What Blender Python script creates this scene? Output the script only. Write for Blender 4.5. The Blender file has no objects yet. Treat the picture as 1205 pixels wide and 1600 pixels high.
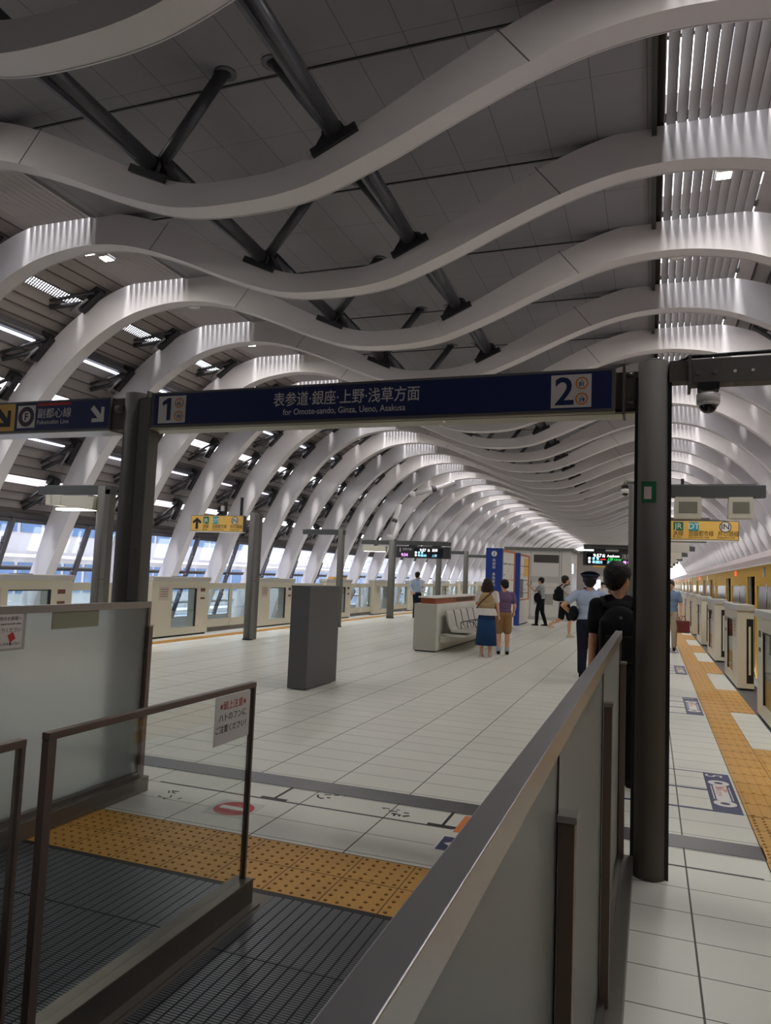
import bpy, bmesh, math, random
from mathutils import Vector, Matrix
random.seed(4)
C = bpy.context.scene.collection
S = bpy.context.scene
# ------------------------------------------------------------------ camera, sky, exposure
cam = bpy.data.objects.new('camera', bpy.data.cameras.new('camera')); C.objects.link(cam); S.camera = cam
def cam_axes(yaw, pitch, roll):
    yaw, pitch, roll = map(math.radians, (yaw, pitch, roll))
    f = Vector((math.sin(yaw)*math.cos(pitch), math.cos(yaw)*math.cos(pitch), math.sin(pitch)))
    r = Vector((math.cos(yaw), -math.sin(yaw), 0)); u = r.cross(f)
    return math.cos(roll)*r+math.sin(roll)*u, -math.sin(roll)*r+math.cos(roll)*u, f
r_, u_, f_ = cam_axes(-20.115, 4.811, 2.333)
M3 = Matrix((r_, u_, -f_)).transposed()
cam.matrix_world = Matrix.Translation((0, 0, 1.6)) @ M3.to_4x4()
cam.data.sensor_fit = 'VERTICAL'; cam.data.sensor_height = 24; cam.data.lens = 1143/1600*24; cam.data.clip_start = .02; cam.data.clip_end = 400
S.view_settings.view_transform = 'Standard'; S.view_settings.look = 'None'; S.view_settings.gamma = 1; S.view_settings.exposure = 0.08
S.cycles.use_denoising = True; S.cycles.max_bounces = 8; S.cycles.diffuse_bounces = 5; S.cycles.glossy_bounces = 4
S.cycles.transparent_max_bounces = 16; S.cycles.sample_clamp_indirect = 6; S.cycles.caustics_reflective = False; S.cycles.caustics_refractive = False
W = bpy.data.worlds.new('sky'); S.world = W; W.use_nodes = True
wn = W.node_tree.nodes; wl = W.node_tree.links
tc = wn.new('ShaderNodeTexCoord'); sp = wn.new('ShaderNodeSeparateXYZ'); rp = wn.new('ShaderNodeValToRGB')
wl.new(tc.outputs['Generated'], sp.inputs[0]); wl.new(sp.outputs['Z'], rp.inputs[0])
rp.color_ramp.elements[0].color = (.66, .66, .68, 1); rp.color_ramp.elements[0].position = 0
rp.color_ramp.elements[1].color = (.84, .87, .98, 1); rp.color_ramp.elements[1].position = .6
wl.new(rp.outputs[0], wn['Background'].inputs[0]); wn['Background'].inputs[1].default_value = 5.2
LAMP = 66; STRIP = 2.6
sd = bpy.data.lights.new('sun', 'SUN'); sd.energy = 8; sd.angle = math.radians(13); sd.color = (.97, .97, 1)
so_ = bpy.data.objects.new('sun', sd); C.objects.link(so_); so_.rotation_euler = Vector((.03, .5, -.86)).to_track_quat('-Z', 'Y').to_euler()
# ------------------------------------------------------------------ materials
def lin(c):
    return tuple((x/255/12.92 if x/255 <= .04045 else ((x/255+.055)/1.055)**2.4) for x in c)+(1,)
MATS = {}
def mat(name, rgb, rough=.6, metal=0, noise=0, scale=4, emit=0, spec=.5, bump=0):
    if name in MATS: return MATS[name]
    m = bpy.data.materials.new(name); m.use_nodes = True; n = m.node_tree.nodes; l = m.node_tree.links
    b = n['Principled BSDF']; col = lin(rgb)
    b.inputs['Base Color'].default_value = col; b.inputs['Roughness'].default_value = rough; b.inputs['Metallic'].default_value = metal
    b.inputs['Specular IOR Level'].default_value = spec
    if emit:
        b.inputs['Emission Color'].default_value = col; b.inputs['Emission Strength'].default_value = emit
    if noise or bump:
        t = n.new('ShaderNodeTexCoord'); x = n.new('ShaderNodeTexNoise'); x.inputs['Scale'].default_value = scale; x.inputs['Detail'].default_value = 5
        l.new(t.outputs['Object'], x.inputs['Vector'])
        if noise:
            mx = n.new('ShaderNodeMix'); mx.data_type = 'RGBA'
            mx.inputs[6].default_value = tuple(c*(1-noise) for c in col[:3])+(1,); mx.inputs[7].default_value = tuple(min(1, c*(1+noise)) for c in col[:3])+(1,)
            l.new(x.outputs['Fac'], mx.inputs[0]); l.new(mx.outputs[2], b.inputs['Base Color'])
        if bump:
            bp = n.new('ShaderNodeBump'); bp.inputs['Strength'].default_value = bump; bp.inputs['Distance'].default_value = .01
            l.new(x.outputs['Fac'], bp.inputs['Height']); l.new(bp.outputs[0], b.inputs['Normal'])
    MATS[name] = m; return m
def math_node(nt, op, a, b=None, c=None):
    n = nt.nodes.new('ShaderNodeMath'); n.operation = op
    for i, v in enumerate((a, b, c)):
        if v is None: continue
        if isinstance(v, (int, float)): n.inputs[i].default_value = v
        else: nt.links.new(v, n.inputs[i])
    return n.outputs[0]
def line_mask(nt, coord, period, offset, w):
    a = math_node(nt, 'SUBTRACT', coord, offset); a = math_node(nt, 'DIVIDE', a, period)
    f = math_node(nt, 'FRACT', a); f = math_node(nt, 'SUBTRACT', f, .5); f = math_node(nt, 'ABSOLUTE', f)
    return math_node(nt, 'GREATER_THAN', f, .5-w/period/2)
def tiled(name, rgb, line_rgb, px, ox, wx, py, oy, wy, rough=.3, axes='XY', var=.06, spec=.5, line2=None):
    m = mat(name, rgb, rough, spec=spec); nt = m.node_tree; n = nt.nodes; l = nt.links; b = n['Principled BSDF']
    t = n.new('ShaderNodeTexCoord'); s = n.new('ShaderNodeSeparateXYZ'); l.new(t.outputs['Object'], s.inputs[0])
    X, Y = s.outputs[axes[0]], s.outputs[axes[1]]
    a = line_mask(nt, X, px, ox, wx) if wx else None; c = line_mask(nt, Y, py, oy, wy) if wy else None
    mask = math_node(nt, 'MAXIMUM', a, c) if (a and c) else (a or c)
    # per tile tone
    ix = math_node(nt, 'FLOOR', math_node(nt, 'DIVIDE', math_node(nt, 'SUBTRACT', X, ox), px)); iy = math_node(nt, 'FLOOR', math_node(nt, 'DIVIDE', math_node(nt, 'SUBTRACT', Y, oy), py))
    cb = n.new('ShaderNodeCombineXYZ'); l.new(ix, cb.inputs[0]); l.new(iy, cb.inputs[1])
    wnz = n.new('ShaderNodeTexWhiteNoise'); l.new(cb.outputs[0], wnz.inputs['Vector'])
    ns = n.new('ShaderNodeTexNoise'); ns.inputs['Scale'].default_value = 1.7; ns.inputs['Detail'].default_value = 6; l.new(t.outputs['Object'], ns.inputs['Vector'])
    v = math_node(nt, 'MULTIPLY_ADD', wnz.outputs[0], var, 1-var*.5); v2 = math_node(nt, 'MULTIPLY_ADD', ns.outputs['Fac'], .14, .93); v = math_node(nt, 'MULTIPLY', v, v2)
    col = lin(rgb); sc = n.new('ShaderNodeVectorMath'); sc.operation = 'SCALE'; sc.inputs[0].default_value = col[:3]; l.new(v, sc.inputs['Scale'])
    mx = n.new('ShaderNodeMix'); mx.data_type = 'RGBA'; l.new(mask, mx.inputs[0]); l.new(sc.outputs[0], mx.inputs[6]); mx.inputs[7].default_value = lin(line_rgb)
    l.new(mx.outputs[2], b.inputs['Base Color'])
    r = math_node(nt, 'MULTIPLY_ADD', wnz.outputs[0], .05, rough); l.new(math_node(nt, 'MAXIMUM', r, math_node(nt, 'MULTIPLY', mask, .8)), b.inputs['Roughness'])
    return m
def clear_glass(name, tint=(.93, .96, .96), gloss=.12):
    m = bpy.data.materials.new(name); m.use_nodes = True; n = m.node_tree.nodes; l = m.node_tree.links; n.remove(n['Principled BSDF'])
    tr = n.new('ShaderNodeBsdfTransparent'); tr.inputs[0].default_value = (*tint, 1); g = n.new('ShaderNodeBsdfGlossy'); g.inputs['Roughness'].default_value = .02
    fr = n.new('ShaderNodeLayerWeight'); fr.inputs[0].default_value = .5; mx = n.new('ShaderNodeMixShader')
    l.new(math_node(m.node_tree, 'MULTIPLY_ADD', math_node(m.node_tree, 'POWER', fr.outputs['Facing'], 4), .5, .03+gloss*.2), mx.inputs[0]); l.new(tr.outputs[0], mx.inputs[1]); l.new(g.outputs[0], mx.inputs[2]); l.new(mx.outputs[0], n['Material Output'].inputs[0])
    MATS[name] = m; return m
def frosted(name):
    m = mat(name, (214, 222, 218), .4); n = m.node_tree.nodes; l = m.node_tree.links; b = n['Principled BSDF']
    b.inputs['Base Color'].default_value = (.93, .96, .95, 1); b.inputs['Transmission Weight'].default_value = 1; b.inputs['IOR'].default_value = 1.1
    d = n.new('ShaderNodeBsdfDiffuse'); d.inputs[0].default_value = lin((196, 200, 190)); tl = n.new('ShaderNodeBsdfTranslucent'); tl.inputs[0].default_value = lin((240, 243, 240))
    m1 = n.new('ShaderNodeMixShader'); m1.inputs[0].default_value = .68; l.new(d.outputs[0], m1.inputs[1]); l.new(tl.outputs[0], m1.inputs[2])
    m2 = n.new('ShaderNodeMixShader'); m2.inputs[0].default_value = .42; l.new(b.outputs[0], m2.inputs[1]); l.new(m1.outputs[0], m2.inputs[2])
    g = n.new('ShaderNodeBsdfGlossy'); g.inputs['Roughness'].default_value = .12; m3 = n.new('ShaderNodeMixShader'); m3.inputs[0].default_value = .07
    l.new(m2.outputs[0], m3.inputs[1]); l.new(g.outputs[0], m3.inputs[2]); l.new(m3.outputs[0], n['Material Output'].inputs[0]); return m
white = mat('rib_white', (198, 192, 190), .45, noise=.03, scale=.6)
floor_m = tiled('floor_tiles', (222, 221, 210), (92, 90, 84), .615, .2, .009, .31, 4.675, .006, rough=.3)
ceil_m = tiled('ceiling_panels', (128, 125, 128), (88, 85, 87), .6, -.7, .01, 1.28, 8.03, .007, rough=.75, var=.04)
steel = mat('brushed_steel', (176, 174, 170), .28, 1, noise=.06, scale=20)
dsteel = mat('dark_steel', (112, 106, 100), .42, .5, noise=.05, scale=8)
rail_m = mat('rail_steel', (176, 176, 180), .3, .9)
brown_m = mat('bronze_frame', (122, 106, 98), .42, .4)
post_m = mat('post_grey', (104, 102, 97), .65, 0, noise=.05, scale=3)
postd_m = mat('post_dark', (98, 92, 87), .75, 0, noise=.08, scale=3)
black_m = mat('black', (22, 21, 22), .5)
cream = mat('gate_cream', (208, 203, 186), .4)
creamtop = mat('gate_top', (186, 184, 178), .35)
navy = mat('sign_navy', (33, 44, 92), .4)
signw = mat('sign_white', (226, 222, 216), .5)
signy = mat('sign_yellow', (232, 186, 92), .45)
orange = mat('sign_orange', (224, 128, 56), .5)
red_m = mat('sign_red', (190, 46, 44), .5)
green_m = mat('sign_green', (24, 112, 72), .5)
teal_m = mat('sign_teal', (38, 160, 160), .5)
steelbeam = mat('beam_light', (172, 168, 150), .4, .3)
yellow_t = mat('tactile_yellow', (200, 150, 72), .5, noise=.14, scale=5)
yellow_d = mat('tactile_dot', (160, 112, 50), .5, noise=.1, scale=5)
joint_m = mat('tile_joint', (84, 66, 44), .8)
strut_m = mat('strut_grey', (76, 76, 80), .35, .3)
bracket_m = mat('bracket_black', (34, 32, 34), .5)
board_m = tiled('cladding', (128, 119, 114), (72, 64, 60), 3, 0, 0, 1, 0, 0, axes='XY') if False else mat('cladding', (128, 119, 114), .5, noise=.06, scale=1.2)
joint_d = mat('board_gap', (66, 60, 58), .7)
purlin_m = mat('purlin', (72, 68, 70), .5)
blade_m = mat('louvre_blade', (112, 105, 100), .5)
glass = clear_glass('clear_glass'); gateglass = clear_glass('gate_glass', (.82, .9, .9), .35)
frost = frosted('frosted_glass')
skin_m = mat('skin', (214, 160, 128), .55); hair_m = mat('hair_black', (24, 20, 20), .6, bump=.8, scale=70, spec=.3); hairb_m = mat('hair_brown', (46, 30, 24), .6, bump=.8, scale=70, spec=.3)
# ------------------------------------------------------------------ mesh helpers
class MB:
    def __init__(s): s.bm = bmesh.new(); s.mats = []
    def mi(s, m):
        if m not in s.mats: s.mats.append(m)
        return s.mats.index(m)
    def _tag(s, faces, m, smooth=False):
        i = s.mi(m)
        for f in faces: f.material_index = i; f.smooth = smooth
    def box(s, x0, x1, y0, y1, z0, z1, m, bevel=0):
        v = [s.bm.verts.new((x, y, z)) for x in (x0, x1) for y in (y0, y1) for z in (z0, z1)]
        q = [(0, 1, 3, 2), (4, 6, 7, 5), (0, 4, 5, 1), (2, 3, 7, 6), (0, 2, 6, 4), (1, 5, 7, 3)]
        fs = [s.bm.faces.new([v[i] for i in f]) for f in q]; s._tag(fs, m)
        if bevel:
            es = list({e for f in fs for e in f.edges}); r = bmesh.ops.bevel(s.bm, geom=es, offset=bevel, segments=2, affect='EDGES', profile=.6); s._tag(r['faces'], m)
        return s
    def rotbox(s, c, size, rot, m):
        R = rot if isinstance(rot, Matrix) else Matrix.Rotation(rot, 3, 'Z'); h = Vector(size)/2
        v = [s.bm.verts.new(Vector(c)+R @ Vector((x*h.x, y*h.y, z*h.z))) for x in (-1, 1) for y in (-1, 1) for z in (-1, 1)]
        q = [(0, 1, 3, 2), (4, 6, 7, 5), (0, 4, 5, 1), (2, 3, 7, 6), (0, 2, 6, 4), (1, 5, 7, 3)]
        s._tag([s.bm.faces.new([v[i] for i in f]) for f in q], m); return s
    def tube(s, a, b, r, m, r2=None, n=16, cap=True, smooth=True):
        a, b = Vector(a), Vector(b); r2 = r if r2 is None else r2; d = (b-a).normalized()
        u = d.orthogonal().normalized(); w = d.cross(u); A = []; B = []
        for i in range(n):
            t = 2*math.pi*i/n; o = u*math.cos(t)+w*math.sin(t); A.append(s.bm.verts.new(a+o*r)); B.append(s.bm.verts.new(b+o*r2))
        s._tag([s.bm.faces.new((A[i], A[(i+1) % n], B[(i+1) % n], B[i])) for i in range(n)], m, smooth)
        if cap: s._tag([s.bm.faces.new(A[::-1]), s.bm.faces.new(B)], m)
        return s
    def path(s, pts, r, m, n=8):
        for a, b in zip(pts, pts[1:]): s.tube(a, b, r, m, n=n)
        return s
    def prism(s, poly, axis, a, b, m):
        """closed 2d outline extruded along axis"""
        def P(u, v, w): return {'Y': (u, w, v), 'X': (w, u, v), 'Z': (u, v, w)}[axis]
        A = [s.bm.verts.new(P(u, v, a)) for u, v in poly]; B = [s.bm.verts.new(P(u, v, b)) for u, v in poly]; n = len(poly)
        fs = [s.bm.faces.new((A[i], A[(i+1) % n], B[(i+1) % n], B[i])) for i in range(n)]+[s.bm.faces.new(A[::-1]), s.bm.faces.new(B)]
        s._tag(fs, m); return s
    def ring(s, c, r0, r1, z0, z1, m, n=32, plane='Z'):
        def P(r, t, w):
            u, v = c[0]+r*math.cos(t), c[1]+r*math.sin(t)
            return {'Z': (u, v, w), 'Y': (u, w, v), 'X': (w, u, v)}[plane]
        R = [[s.bm.verts.new(P(r, 2*math.pi*i/n, w)) for i in range(n)] for r, w in ((r0, z0), (r1, z0), (r1, z1), (r0, z1))]
        for k in range(4):
            a, b = R[k], R[(k+1) % 4]; s._tag([s.bm.faces.new((a[i], a[(i+1) % n], b[(i+1) % n], b[i])) for i in range(n)], m)
        return s
    def ball(s, c, r, m, sc=(1, 1, 1), seg=16, rot=None):
        mt = Matrix.Translation(c) @ (rot.to_4x4() if rot else Matrix.Identity(4)) @ Matrix.Diagonal((r*sc[0], r*sc[1], r*sc[2], 1))
        g = bmesh.ops.create_uvsphere(s.bm, u_segments=seg, v_segments=seg//2, radius=1, matrix=mt)
        s._tag(list({f for v in g['verts'] for f in v.link_faces}), m, True); return s
    def build(s, name, parent=None, fix=True):
        if fix: bmesh.ops.recalc_face_normals(s.bm, faces=s.bm.faces)
        me = bpy.data.meshes.new(name); s.bm.to_mesh(me); s.bm.free()
        for m in s.mats: me.materials.append(m)
        o = bpy.data.objects.new(name, me); C.objects.link(o)
        if parent: o.parent = parent
        return o
def tag(o, label=None, cat=None, group=None, kind=None):
    if label: o['label'] = label
    if cat: o['category'] = cat
    if group: o['group'] = group
    if kind: o['kind'] = kind
    return o
def thing(name, label, cat, loc=(0, 0, 0), rz=0, group=None):
    o = bpy.data.objects.new(name, None); C.objects.link(o); o.location = loc; o.rotation_euler = (0, 0, rz); o.empty_display_size = .1
    return tag(o, label, cat, group)
def copy_tree(o, parent=None):
    c = o.copy(); C.objects.link(c); c.parent = parent
    for ch in list(o.children): copy_tree(ch, c)
    return c
def struct(o): o['kind'] = 'structure'; return o
def text(body, size, m, parent, loc, rot=(math.pi/2, 0, 0), name='lettering', depth=.001, align='LEFT', sx=1, bold=0):
    c = bpy.data.curves.new('t', 'FONT'); c.body = body; c.size = size; c.extrude = depth; c.align_x = align; c.offset = bold; c.resolution_u = 3
    t = bpy.data.objects.new('t', c); C.objects.link(t); dg = bpy.context.evaluated_depsgraph_get(); dg.update()
    me = bpy.data.meshes.new_from_object(t.evaluated_get(dg)); bpy.data.objects.remove(t)
    me.materials.clear(); me.materials.append(m); me.name = name
    o = bpy.data.objects.new(name, me); C.objects.link(o); o.location = loc; o.rotation_euler = rot; o.scale = (sx, 1, 1)
    if parent: o.parent = parent
    return o
ORD = ['first', 'second', 'third', 'fourth', 'fifth', 'sixth', 'seventh', 'eighth', 'ninth', 'tenth', 'eleventh', 'twelfth', 'thirteenth', 'fourteenth', 'fifteenth', 'sixteenth', 'seventeenth', 'eighteenth', 'nineteenth', 'twentieth']
def ordinal(i):
    if i < 20: return ORD[i]
    tens = {2: 'twenty', 3: 'thirty', 4: 'forty'}; n = i+1; t, u = divmod(n, 10)
    return (tens[t]+'-'+ORD[u-1]) if u else {2: 'twentieth', 3: 'thirtieth', 4: 'fortieth'}[t]
# ------------------------------------------------------------------ structure: floors
YEND = 112
fb = MB(); fb.box(-10.45, 1.62, -3, YEND, -.3, 0, floor_m); struct(fb.build('floor'))
tb = MB(); tb.box(-15.6, -10.45, -3, YEND, -1.5, -1.3, mat('trackbed', (96, 92, 92), .9, noise=.2)); struct(tb.build('track_bed'))
tb = MB(); tb.box(1.62, 7.2, -3, YEND, -1.5, -1.3, MATS['trackbed']); struct(tb.build('track_bed'))
for x in (-12.1, -13.6):
    b = MB(); b.box(x-.035, x+.035, -3, YEND, -1.3, -1.14, dsteel); struct(b.build('running_rail'))
for s, x in ((1, 1.27), (-1, -10.45)):   # dark platform edge strips
    b = MB(); b.box(x, x+.35 if s > 0 else x+.2, -3, YEND, .0, .006, mat('edge_rubber', (92, 92, 94), .6, noise=.1, scale=9)); struct(b.build('trim_edge'))
b = MB(); b.box(-16.2, 7.4, -3.3, -3, -1.5, 8.5, mat('back_wall', (120, 118, 116), .7)); struct(b.build('wall_back'))
# ------------------------------------------------------------------ roof ribs
XC = -4.35
half = [(0, 5.6), (.5, 5.62), (1.0, 5.71), (1.75, 5.98), (2.45, 6.28), (3.2, 6.57), (3.85, 6.74), (4.45, 6.80), (5.0, 6.77), (5.65, 6.64), (6.3, 6.35), (7.0, 5.88), (7.6, 5.3), (8.3, 4.42), (8.85, 3.5), (9.35, 2.5), (9.75, 1.5), (10.2, .4), (10.7, -1.3)]
dep = [.27, .27, .30, .36, .41, .46, .5, .55, .58, .62, .66, .68, .68, .66, .62, .56, .5, .46, .44]
def catmull(P, k=4):
    out = []
    for i in range(len(P)-1):
        p0 = P[max(i-1, 0)]; p1 = P[i]; p2 = P[i+1]; p3 = P[min(i+2, len(P)-1)]
        for j in range(k):
            t = j/k; out.append(tuple(.5*((2*b)+(-a+c)*t+(2*a-5*b+4*c-d)*t*t+(-a+3*b-3*c+d)*t**3) for a, b, c, d in zip(p0, p1, p2, p3)))
    out.append(P[-1]); return out
H3 = catmull([(x, z, d) for (x, z), d in zip(half, dep)])
prof = [(-x, z, d) for x, z, d in H3[:0:-1]]+H3
prof = [(XC+x, z, d) for x, z, d in prof]
ZC = 7.27
def outer_pt(i):
    x, z, d = prof[i]; a = prof[max(i-1, 0)]; b = prof[min(i+1, len(prof)-1)]
    t = Vector((b[0]-a[0], b[1]-a[1])).normalized(); n = Vector((-t.y, t.x)); p = Vector((x, z))+n*d
    return (p.x, min(p.y, ZC))
outer = [outer_pt(i) for i in range(len(prof))]
def make_rib():
    b = MB(); y0, y1 = 0, .3; n = len(prof); V = []
    for (x, z, d), (ox, oz) in zip(prof, outer): V.append([b.bm.verts.new(p) for p in ((x, y0, z), (x, y1, z), (ox, y1, oz), (ox, y0, oz))])
    for i in range(n-1):
        for k in range(4):
            f = b.bm.faces.new((V[i][k], V[i][(k+1) % 4], V[i+1][(k+1) % 4], V[i+1][k])); b._tag([f], white, k in (0, 2))
    b._tag([b.bm.faces.new(V[0]), b.bm.faces.new(V[-1])], white)
    # raised lip lines along the soffit edges
    for i in range(n-1):
        for yy in (.0, .288):
            (x0, z0, _), (x1, z1, _) = prof[i], prof[i+1]
            vs = [b.bm.verts.new(p) for p in ((x0, yy, z0-.008), (x0, yy+.012, z0-.008), (x1, yy+.012, z1-.008), (x1, yy, z1-.008), (x0, yy, z0), (x0, yy+.012, z0), (x1, yy+.012, z1), (x1, yy, z1))]
            b._tag([b.bm.faces.new([vs[j] for j in q]) for q in ((0, 1, 2, 3), (0, 3, 7, 4), (1, 5, 6, 2))], white)
    r = b.build('roof_rib')
    m = r.data
    for p in m.polygons: p.use_smooth = False
    seam_m = mat('seam', (96, 92, 90), .7)
    for side in (-1, 1):       # panel seams on the face
        s = MB(); x0, x1 = XC+side*3.2, XC+side*2.86; s.rotbox(((x0+x1)/2, -.001, 6.77), (math.hypot(x0-x1, .42), .004, .012), Matrix.Rotation(-math.atan2(6.98-6.56, x1-x0), 3, 'Y'), seam_m); s.build('seam', r)
    for side in (-1, 1):
        # brackets between rib and outer skin
        pts = [(6.55, 6.92), (7.75, 6.0), (8.55, 5.22), (9.15, 4.25), (9.7, 3.3)]
        for (dx, z), nx in zip(pts, [(.8, -.6), (.72, -.72), (.62, -.8), (.5, -.88), (.4, -.9)]):
            k = MB(); t = Vector((side*nx[0], 0, nx[1])).normalized(); nn = Vector((side*-t.z*side, 0, abs(t.x))); nn = Vector((side*abs(t.z), 0, abs(t.x)))
            c = Vector((XC+side*dx, 0, z))
            c = c+nn*.06
            k.rotbox(c+Vector((0, -.1, 0)), (.62, .16, .13), Matrix.Rotation(-math.atan2(t.z, t.x), 3, 'Y'), bracket_m)
            k.rotbox(c+t*-.22+Vector((0, -.1, 0))+nn*.09, (.2, .26, .16), Matrix.Rotation(-math.atan2(t.z, t.x), 3, 'Y'), bracket_m)
            k.tube(c+Vector((0, -.14, 0))+t*.1, c+t*.62+Vector((0, -.62, 0))+nn*.12, .05, bracket_m, n=10)
            k.tube(c+Vector((0, -.2, 0))-t*.2, c+t*.5+Vector((0, -.7, 0))+nn*.16, .035, bracket_m, n=10)
            k.tube(c+Vector((0, -.2, 0))+t*.0, c+t*.42+Vector((0, -.3, 0))-nn*.02, .03, mat('grey_rod', (130, 126, 126), .4, .5), n=8)
            k.build('bracket', r)
        # sag node: bracket, cross strut to the ceiling and long strut to the next rib
        nx = XC+side*1.16; q = MB()
        q.prism([(nx-.22, 5.98), (nx+.22, 5.98), (nx+.3, 6.16) if side > 0 else (nx+.22, 6.1), (nx+.12, 6.27), (nx-.12, 6.27), (nx-.22, 6.1) if side > 0 else (nx-.3, 6.16)], 'Y', .02, .28, bracket_m)
        q.rotbox((nx+side*.02, .13, 6.1), (.55, .36, .09), Matrix.Rotation(-side*.42, 3, 'Y'), bracket_m)
        q.tube((nx, -.03, 6.2), (nx, .3, 6.2), .13, bracket_m, n=14); q.build('strut_bracket', r)
        s = MB(); s.tube((nx, .1, 6.2), (XC+side*.3, .12, 7.3), .075, strut_m, n=20); s.ring((XC+side*.305, .12), .07, .13, 7.235, 7.26, strut_m); s.build('strut', r)
        s = MB(); s.tube((nx, .05, 6.22), (nx, -2.56+.3, 6.36), .1, strut_m, n=20); s.box(nx-.02, nx+.02, -2.2, -.05, 6.14, 6.2, strut_m); s.build('strut', r)
    return r
NR = 42; Y1 = 6.65; SP = 2.56
rib0 = make_rib(); rib0.name = 'roof_rib'
ribs = []
for k in range(-3, NR):
    r = rib0 if k == -3 else copy_tree(rib0)
    r.location = (0, Y1+k*SP, 0); ribs.append(r)
    i = k+1
    if i < 0: tag(r, 'white wave-shaped roof rib %s' % ('above and behind the camera', 'just above the camera, its edge over the top left corner')[k+3 if k+3 < 2 else 1], 'roof rib')
    else: tag(r, 'white wave-shaped steel roof rib, %s ahead of the viewer counting from the top left corner' % ordinal(i), 'roof rib')
    r['group'] = 'wave-shaped ribs carrying the station roof'
# ceiling centre slab with dark joints at the ribs
b = MB(); b.box(-8.66, -.04, -3, YEND, 7.25, 7.45, ceil_m); struct(b.build('ceiling'))
for k in range(-3, NR):
    b = MB(); b.box(-8.4, -.3, Y1+k*SP+.31, Y1+k*SP+.335, 7.235, 7.25, black_m); struct(b.build('trim_%d' % (k+4)))
for side in (-1, 1):       # slatted skylight strips
    root = thing('skylight_louvre', ('row of long pale louvre blades under the left skylight strip' if side < 0 else 'row of long louvre blades with daylight between them above the right track side'), 'louvre', (0, 0, 0))
    for i in range(11):
        x = XC+side*(4.35+.045+.128*i); a = math.radians(50 if side > 0 else 61)
        s = MB(); R = Matrix.Rotation(side*a, 3, 'Y'); s.rotbox((x, (YEND-3)/2, 7.34), (.154, YEND+3, .018), R, blade_m); s.build('blade', root)
    if side < 0: e = XC-4.33; b = MB(); b.box(e-.01, e+.01, -3, YEND, 7.24, 7.4, ceil_m); struct(b.build('trim_louvre'))
    else: b = MB(); e = XC+side*4.33; b.box(e-.03, e+.03, -3, YEND, 7.15, 7.45, bracket_m); struct(b.build('trim_louvre'))
    # cross purlins and grating above the blades
    b = MB()
    for k in range(-3, NR): b.box(*sorted((XC+side*4.3, XC+side*5.85)), Y1+k*SP+.05, Y1+k*SP+.25, 7.45, 7.7, purlin_m)
    for k in range(-3, NR): b.box(*sorted((XC+side*4.3, XC+side*5.85)), Y1+k*SP+1.3, Y1+k*SP+1.36, 7.5, 7.6, purlin_m)
    struct(b.build('roof_purlins'))
# outer skin, lapped boards with slots
secs = [((5.78, 7.44), (6.78, 7.0)), ((6.97, 6.85), (7.8, 6.3)), ((7.93, 6.2), (8.62, 5.42)), ((8.76, 5.22), (9.3, 4.56)), ((9.38, 4.46), (9.85, 3.58)), ((9.94, 3.39), (10.25, 2.62))]
for side in (-1, 1):
    for si, (p, q) in enumerate(secs):
        b = MB(); n = 4
        for j in range(n):
            a = Vector(p).lerp(Vector(q), j/n); c = Vector(p).lerp(Vector(q), (j+1)/n)
            d = (c-a).normalized(); nn = Vector((-d.y, d.x)); nn = nn if nn.x > 0 else -nn
            poly = [a+nn*.03, c+nn*.0, c+nn*.05, a+nn*.08]; b.prism([(XC+side*u.x, u.y) for u in poly], 'Y', -3, YEND, board_m)
            b.prism([(XC+side*(c.x-.004), c.y-.012), (XC+side*(c.x-.004), c.y+.012), (XC+side*(c.x+.03), c.y+.012), (XC+side*(c.x+.03), c.y-.012)], 'Y', -3, YEND, joint_d)
        struct(b.build('wall_%s_cladding' % ('left' if side < 0 else 'right')))
    for z, dx in ((6.2, 7.84), (4.46, 9.33), (2.5, 10.25)):       # dark purlins
        b = MB(); b.box(*sorted((XC+side*(dx-.14), XC+side*(dx+.08))), -3, YEND, z, z+.2, purlin_m)
        b.tube((XC+side*(dx-.16), -3, z+.02), (XC+side*(dx-.16), YEND, z+.02), .05, purlin_m, n=8); struct(b.build('wall_%s_purlin' % ('left' if side < 0 else 'right')))
# strip lights under the dark purlins, left and right, one per bay
lamp_m = mat('strip_light', (226, 232, 255), emit=STRIP)
for side in (-1, 1):
    for lv, (z, dx) in enumerate(((6.16, 7.84), (4.42, 9.33))):
        for k in range(-1, 22):
            b = MB(); b.box(*sorted((XC+side*(dx-.06), XC+side*(dx+.04))), Y1+k*SP+.45, Y1+(k+1)*SP-.3, z-.03, z, lamp_m)
            tag(b.build('strip_light'), '%s strip light on the %s wall between the %s and next roof ribs' % (('upper', 'lower')[lv], ('left' if side < 0 else 'right'), ordinal(k+1)), 'light', 'strip lights along the side walls')
# perforated strip near the top of the cladding
for side in (-1, 1):
    b = MB()
    for i in range(5): x = XC+side*(6.8+.035*i); b.box(x-.006, x+.006, 4, 45, 6.98-.035*i, 6.99-.035*i, purlin_m)
    for i in range(680): y = 4+i*.06; b.prism([(XC+side*6.78, 7.0), (XC+side*6.98, 6.85), (XC+side*6.98, 6.86), (XC+side*6.78, 7.01)], 'Y', y, y+.025, purlin_m)
    struct(b.build('trim_grating'))
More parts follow.
